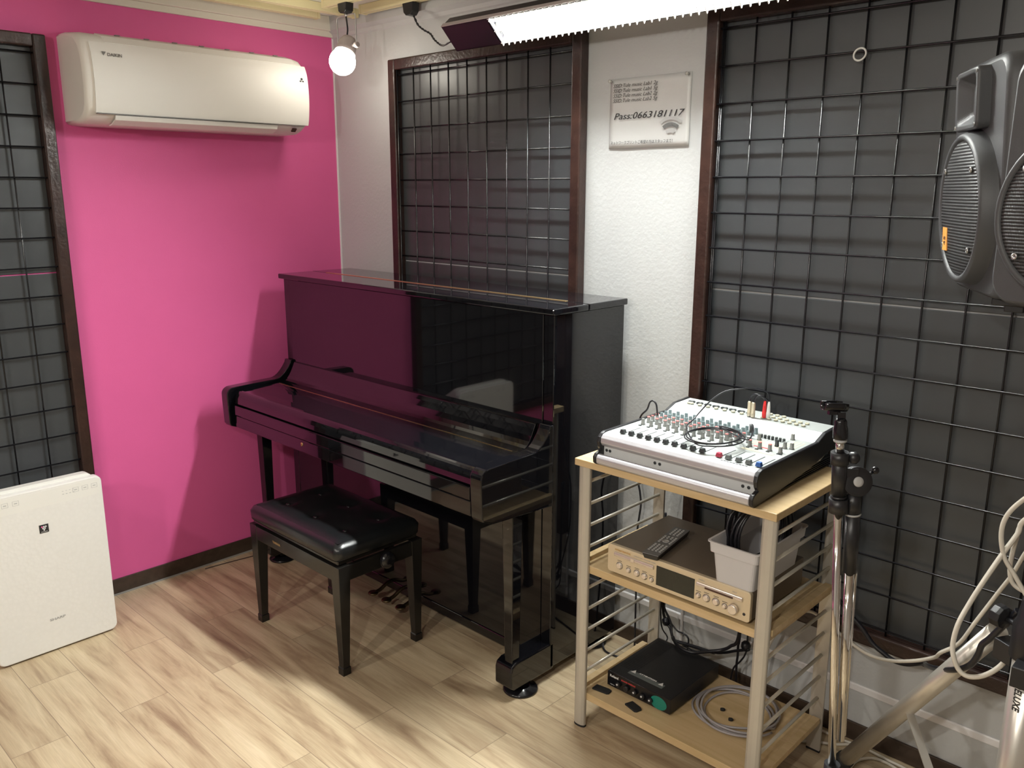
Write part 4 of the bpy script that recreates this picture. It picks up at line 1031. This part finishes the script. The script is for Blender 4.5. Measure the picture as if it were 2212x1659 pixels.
# boom arm folded down beside the pole
pa, pb = pj+Vector((0, 0, -.026))-rt*.002, bot+rt*.013+Vector((0, 0, .08))
def bm_(q): return pa+(pb-pa)*q
m = MB(); m.cyl(bm_(0), bm_(.07), .013, 16, .0155); m.cyl(bm_(.07), bm_(.30), .0145, 18); obj('boom_sleeve', m, 'black_plastic', t)
m = MB(); m.cyl(bm_(.29), bm_(1.0), .0100, 16, .0085); obj('boom_rod', m, 'chrome', t); m = MB(); m.cyl(bm_(.30)+rt*.012, bm_(.98)+rt*.007, .0040, 12); obj('boom_rod', m, 'chrome', t)
m = MB(); m.lathe(bm_(.080), ax_, [(.0155, 0), (.0165, .002), (.0155, .004)], 18); obj('ring', m, 'print_grey', t)
m = MB(); m.cyl(bot+Vector((0, 0, .02)), bot+Vector((0, 0, -.06)), .017, 18); obj('hub', m, 'black_plastic', t)
for k in range(3):
    a = math.radians(60+120*k); m = MB(); q = Vector((math.cos(a), math.sin(a), 0))
    m.cyl(bot+q*.012+Vector((0, 0, -.03)), Vector((bot.x, bot.y, .012))+q*.13, .0075, 12); L_ = obj('leg', m, 'chrome', t)
    e_ = Vector((bot.x, bot.y, .0115))+q*.13; m = MB(); m.lathe(e_-Vector((0, 0, .0115)), (0, 0, 1), [(.011, 0), (.012, .006), (.010, .026)], 12); obj('rubber_foot', m, 'rubber_black', L_)
# clip
m = MB(); m.lathe(al(1.212), ax_, [(.0125, 0), (.0130, .003), (.0105, .004), (.0105, .007)], 18); obj('thread_ring', m, 'print_grey', t)
m = MB(); m.lathe(al(1.219), ax_, [(.0140, 0), (.0145, .003), (.0140, .020), (.0125, .026), (.0120, .036), (.0080, .042)], 20); m.obox(al(1.262), rt, ax_, r2, .0080, .010, .0045); obj('clip_base', m, 'black_gloss', t)
# open tube clip lying roughly horizontal, its open side up, axis to the left
cax = (-rt*.95+Vector((0, 0, .03))-r2*.20).normalized(); cc = al(1.287)-rt*.012; vz = (Vector((0, 0, 1))-cax*cax.z).normalized(); vs_ = cax.cross(vz)
m = MB(); N = 22; rings = []
for s_ in (-.023, -.008, .010, .026):
    R1 = .0128-(s_+.023)*.05; ring = []
    hw_ = 128 if s_ > -.02 else 115
    for i in range(N+1):
        a = math.radians(-hw_+2*hw_*i/N-90); ring.append(cc+cax*s_+vz*(math.sin(a)*R1)+vs_*(math.cos(a)*R1))
    for i in range(N, -1, -1):
        a = math.radians(-hw_+2*hw_*i/N-90); ring.append(cc+cax*s_+vz*(math.sin(a)*(R1-.0016))+vs_*(math.cos(a)*(R1-.0016)))
    rings.append(ring)
m.loft(rings, True, True); m.obox(cc-vz*.0155, cax, vz, vs_, .012, .0035, .004); obj('microphone_clip', m, 'black_gloss', t)

# ------------------------------------------------------------------ loudspeakers
def speaker(center_front, nrm2, tiltdeg, label, cat='loudspeaker', sticker=False, sc=1.0):
    """local frame: X to the speaker's right seen from behind (width), -Y front normal, Z up"""
    t = thing('loudspeaker', label, cat, center_front, 'loudspeakers')
    X0 = Vector((0, 0, 0))
    t2 = t.location.copy(); t.location = (0, 0, 0)
    W_, H_, D_ = .185, .280, .22
    HT = H_-.048
    # cabinet : lofted rings front to back in local coordinates (y from 0 = baffle to D)
    def ring(y, w_, zt, zb, r, cz=0):
        return [(a, y, b) for a, b in rrect(2*w_, zt-zb, r, 5, 0, (zt+zb)/2)]
    m = MB(); m.loft([ring(.0, W_-.012, HT-.015, -H_+.02, .045), ring(.012, W_, HT, -H_+.010, .055), ring(.07, W_, HT-.002, -H_+.004, .055), ring(.14, W_-.035, HT-.008, -H_+.010, .06), ring(.20, W_-.080, HT-.03, -H_+.03, .05), ring(.215, W_-.10, HT-.06, -H_+.06, .04)], True, True)
    obj('cabinet', m, 'speaker_plastic', t)
    # woofer ring and grille
    wc = (0, 0, -.082); RW = .158
    m = MB(); m.lathe((0, .004, -.082), (0, -1, 0), [(RW+.014, 0), (RW+.010, .012), (RW+.006, .034), (RW+.000, .040), (RW-.008, .038), (RW-.010, .030)], 48, cap=False); obj('woofer_ring', m, 'speaker_plastic', t)
    m = MB(); m.lathe((0, .0, -.082), (0, -1, 0), [(RW-.008, .030), (RW-.020, .035), (RW*.6, .038), (RW*.3, .039), (.001, .039)], 48, cap=False)
    g = obj('grille', m, 'speaker_grille', t, origin=(0, 0, 0))
    for a in (40, 140, 220, 320):
        q = math.radians(a); m = MB(); m.lathe(((RW-.026)*math.cos(q), -.036, -.082+(RW-.026)*math.sin(q)), (0, -1, 0), [(.0065, 0), (.0065, .004), (.003, .0045), (.003, .002)], 12); obj('screw', m, 'steel', t)
    # horn on its square flange with a flared throat
    m = MB(); hz = .152; N = 28
    def sqr(h, y, hh=None):
        return [(a, y, hz+b) for a, b in rrect(2*h, 2*(hh or h), min(.016, h*.5), 6, 0, 0)]
    m.loft([sqr(.082, .004, .064), sqr(.082, -.024, .064), sqr(.079, -.028, .061), sqr(.068, -.027, .052), sqr(.044, -.004, .036), sqr(.024, .020, .022)], True, False)
    obj('horn', m, 'speaker_plastic', t, .002)
    for sx in (-1, 1):
        for sz in (-1, 1): m = MB(); m.lathe((sx*.073, -.0275, hz+sz*.054), (0, -1, 0), [(.004, 0), (.004, .0016), (.002, .0016)], 10); obj('screw', m, 'steel', t)
    # side grips: flat dark ovals, the shade of the hollow put into colour
    for sx in (-1, 1):
        m = MB(); m.lathe((sx*(W_+.0005), .085, .06), (sx, 0, 0), [(.001, -.0), (.030, .0004), (.034, .001)], 24); 
        m.v = [(v_[0], .045+(v_[1]-.085)*.75, .12+(v_[2]-.06)*2.2) for v_ in m.v]; obj('side_recess_shade', m, 'speaker_dark', t)
    if sticker:
        m = MB(); m.box(-.098, -.062, -.0396, -.0372, -.178, -.125); st = obj('sticker', m, 'tape_orange', t, label='orange tape label')
        text('sticker_text', '45', .022, 'print_black', st, (-.072, -.0398, -.166), (0, 0, 1), (-1, 0, 0))
    # orient
    d = Vector((nrm2[0], nrm2[1], 0)).normalized(); ang = math.atan2(d.x, -d.y)
    t.rotation_euler = (0, 0, 0)
    Rz = Matrix.Rotation(ang, 4, 'Z') @ Matrix.Rotation(math.radians(tiltdeg), 4, 'X')
    t.matrix_world = Matrix.Translation(t2) @ Rz
    t.location = t2; t.rotation_euler = Rz.to_euler(); t.scale = (sc, sc, sc)
    return t
sp1 = speaker((2.935, -.345, 1.742), (-.857, -.515), 4, 'black loudspeaker with an orange sticker, its side turned to the viewer', sticker=True)
sp2 = speaker((3.222, -.740, 1.735), (-.42, -.91), 0, 'black loudspeaker cut by the right edge of the view', sc=.9)
# bracket of the first speaker on the wall panel
t = thing('speaker_bracket', 'black metal bracket carrying the left loudspeaker on the wall panel', 'bracket', (3.05, -.03, 1.44))
m = MB(); m.box(2.985, 3.085, -.052, -.034, 1.40, 1.52); m.box(3.015, 3.055, -.30, -.050, 1.430, 1.452); m.box(2.99, 3.08, -.31, -.20, 1.445, 1.460)
obj('arm', m, 'black_plastic', t, .002)

# ------------------------------------------------------------------ silver speaker stand
t = thing('speaker_stand', 'silver tripod speaker stand with black clamp at the right edge', 'speaker stand', (3.215, -.600, 0))
px_, py_ = 3.222, -.600
m = MB(); m.cyl((px_, py_, .08), (px_, py_, .800), .033, 28); obj('main_tube', m, 'stand_silver', t)
m = MB(); m.cyl((px_, py_, .80), (px_, py_, 1.475), .0175, 20); obj('upper_pole', m, 'stand_silver', t)
m = MB(); m.lathe((px_, py_, .765), (0, 0, 1), [(.034, 0), (.041, .004), (.041, .075), (.036, .085), (.030, .13), (.019, .135)], 24)
for a in (150, 270, 30):
    q = math.radians(a); d = Vector((math.cos(q), math.sin(q), 0)); m.obox(Vector((px_, py_, .755))+d*.055, d, Vector((-d.y, d.x, 0)), Vector((0, 0, 1)), .022, .018, .022)
obj('collar', m, 'black_plastic', t, .002)
kp = Vector((px_-.060, py_+.045, .815)); m = MB(); kd = Vector((-1, .5, 0)).normalized(); m.cyl(Vector((px_, py_, .82)), kp, .006, 12); m.lathe(kp, kd, [(.010, 0), (.024, .004), (.026, .012), (.026, .026), (.020, .030)], 10, smooth=False); obj('clamp_knob', m, 'black_plastic', t, .001)
text('printed_line', 'DELUXE', .020, 'print_black', t, (px_-.0145, py_-.0305, .722), (0, 0, -1), (.86, -.32, 0), bold=.0005, depth=.0004, width=.062)
Lt, Lb = Vector((3.130, -.468, .742)), Vector((2.722, -.172, .040))
ld = (Lb-Lt).normalized()
def leg_tube(p0, p1, r): 
    m = MB(); m.cyl(p0, p1, r, 24); return m
L_ = obj('leg', leg_tube(Lt, Lb, .0225), 'stand_silver', t)
m = MB(); m.lathe(Lb-ld*.012, ld, [(.024, 0), (.026, .006), (.026, .040), (.020, .050)], 20); obj('rubber_foot', m, 'rubber_black', L_)
for ang_, rr2 in ((205, .50), (335, .46)):
    q = math.radians(ang_); a = Vector((px_+.06*math.cos(q), py_+.06*math.sin(q), .745)); b = Vector((px_+rr2*math.cos(q), py_+rr2*math.sin(q), .04))
    if ang_ == 205: continue
    dq = (b-a).normalized(); L2 = obj('leg', leg_tube(a, b, .0225), 'stand_silver', t); m = MB(); m.lathe(b-dq*.012, dq, [(.024, 0), (.026, .006), (.026, .040), (.020, .050)], 20); obj('rubber_foot', m, 'rubber_black', L2)
J = Lt+(Lb-Lt)*.535
perp = -r2
m = MB(); j2 = J+perp*.024; lo = Vector((px_-.04, py_+.03, .130)); dv_ = (lo-j2).normalized(); sd = dv_.cross(r2).normalized()
m.obox((j2+lo)/2, dv_, sd, r2, (lo-j2).length/2, .0105, .002); m.lathe(j2, -r2, [(.011, -.002), (.011, .002), (.006, .004), (.005, .006)], 16)
obj('brace', m, 'stand_silver', t)
m = MB(); m.lathe((px_, py_, .09), (0, 0, 1), [(.034, 0), (.040, .004), (.040, .06), (.034, .066)], 24); obj('lower_collar', m, 'black_plastic', t)

# ------------------------------------------------------------------ cables on the right
cg = 'pale cables hanging at the right'
cable('hanging_cable', [(3.300, -.55, 1.50), (3.33, -.50, 1.38), (3.26, -.47, 1.20), (3.185, -.44, 1.10), (3.134, -.42, 1.042), (3.106, -.42, .997), (3.099, -.42, .951), (3.111, -.42, .898), (3.136, -.42, .862), (3.175, -.43, .815), (3.225, -.47, .79), (3.255, -.53, .80)], .0052, 'cable_white', 'pale cable curving into a loop high at the right edge', group=cg)
cable('hanging_cable', [(3.28, -.50, 1.50), (3.31, -.45, 1.35), (3.25, -.42, 1.16), (3.20, -.41, 1.06), (3.136, -.4, .987), (3.127, -.4, .953), (3.107, -.42, .903), (3.084, -.45, .839), (3.065, -.47, .781), (3.054, -.49, .737), (3.051, -.5, .692), (3.058, -.508, .664), (3.073, -.510, .638), (3.095, -.510, .631), (3.125, -.508, .647), (3.153, -.5, .682), (3.172, -.49, .736), (3.195, -.47, .80), (3.235, -.49, .88), (3.235, -.555, .90)], .0056, 'cable_white', 'pale cable hanging in the longest U shaped loop before the speaker stand leg', group=cg)
cable('hanging_cable', [(3.10, -.16, 1.50), (3.20, -.16, 1.35), (3.20, -.20, 1.10), (3.145, -.22, .93), (3.108, -.2, .832), (3.088, -.2, .77), (3.063, -.2, .712), (3.023, -.2, .618), (2.991, -.2, .543), (2.951, -.2, .5), (2.928, -.17, .463), (2.869, -.15, .419), (2.799, -.13, .383), (2.733, -.11, .368), (2.663, -.09, .378), (2.601, -.07, .393), (2.53, -.06, .41), (2.46, -.06, .36), (2.40, -.07, .22), (2.38, -.08, .06), (2.36, -.06, .008)], .0052, 'cable_white', 'pale cable sagging along the bottom rail of the wide grid panel', group=cg)
cable('hanging_cable', [(3.26, -.52, 1.50), (3.27, -.42, 1.30), (3.20, -.39, 1.10), (3.132, -.38, .98), (3.121, -.38, .927), (3.117, -.38, .874), (3.121, -.38, .838), (3.134, -.38, .819), (3.17, -.39, .812), (3.22, -.44, .82), (3.245, -.53, .84)], .0052, 'cable_white', 'pale cable making the smallest bend at the right edge above the black clamp', group=cg)
cable('hanging_cable', [(2.50, -.06, .42), (2.56, -.07, .48), (2.62, -.085, .495), (2.667, -.1, .468), (2.704, -.1, .44), (2.741, -.1, .401), (2.773, -.1, .384), (2.803, -.1, .372), (2.842, -.1, .376), (2.891, -.12, .409), (2.920, -.20, .450), (2.979, -.33, .522), (3.049, -.455, .604), (3.091, -.505, .655), (3.108, -.520, .693), (3.115, -.528, .725), (3.128, -.530, .746), (3.148, -.535, .782), (3.178, -.553, .841)], .0070, 'cable_black', 'thick black cable sagging across the speaker stand leg')
fg = 'pale cables on the floor by the stand foot'
cable('floor_cable', [(2.50, -.05, .005), (2.542, -.041, .005), (2.588, -.036, .005), (2.637, -.036, .005), (2.675, -.034, .005), (2.72, -.025, .005)], .0045, 'cable_white', 'short pale cable on the floor nearest the baseboard behind the rack leg', group=fg)
cable('floor_cable', [(2.56, -.14, .005), (2.612, -.1, .005), (2.654, -.073, .005), (2.69, -.040, .005), (2.734, -.030, .005), (2.798, -.036, .005), (2.875, -.045, .005), (2.98, -.10, .005)], .0045, 'cable_white', 'longer pale cable on the floor running from the rack leg to the right', group=fg)
cable('floor_cable', [(2.735, -.16, .005), (2.732, -.125, .005), (2.740, -.090, .005), (2.766, -.058, .005), (2.803, -.052, .005), (2.842, -.062, .005), (2.90, -.09, .005), (2.96, -.15, .005)], .0045, 'cable_white', 'pale cable on the floor bending around the rubber foot of the stand', group=fg)
bpy.context.view_layer.update()
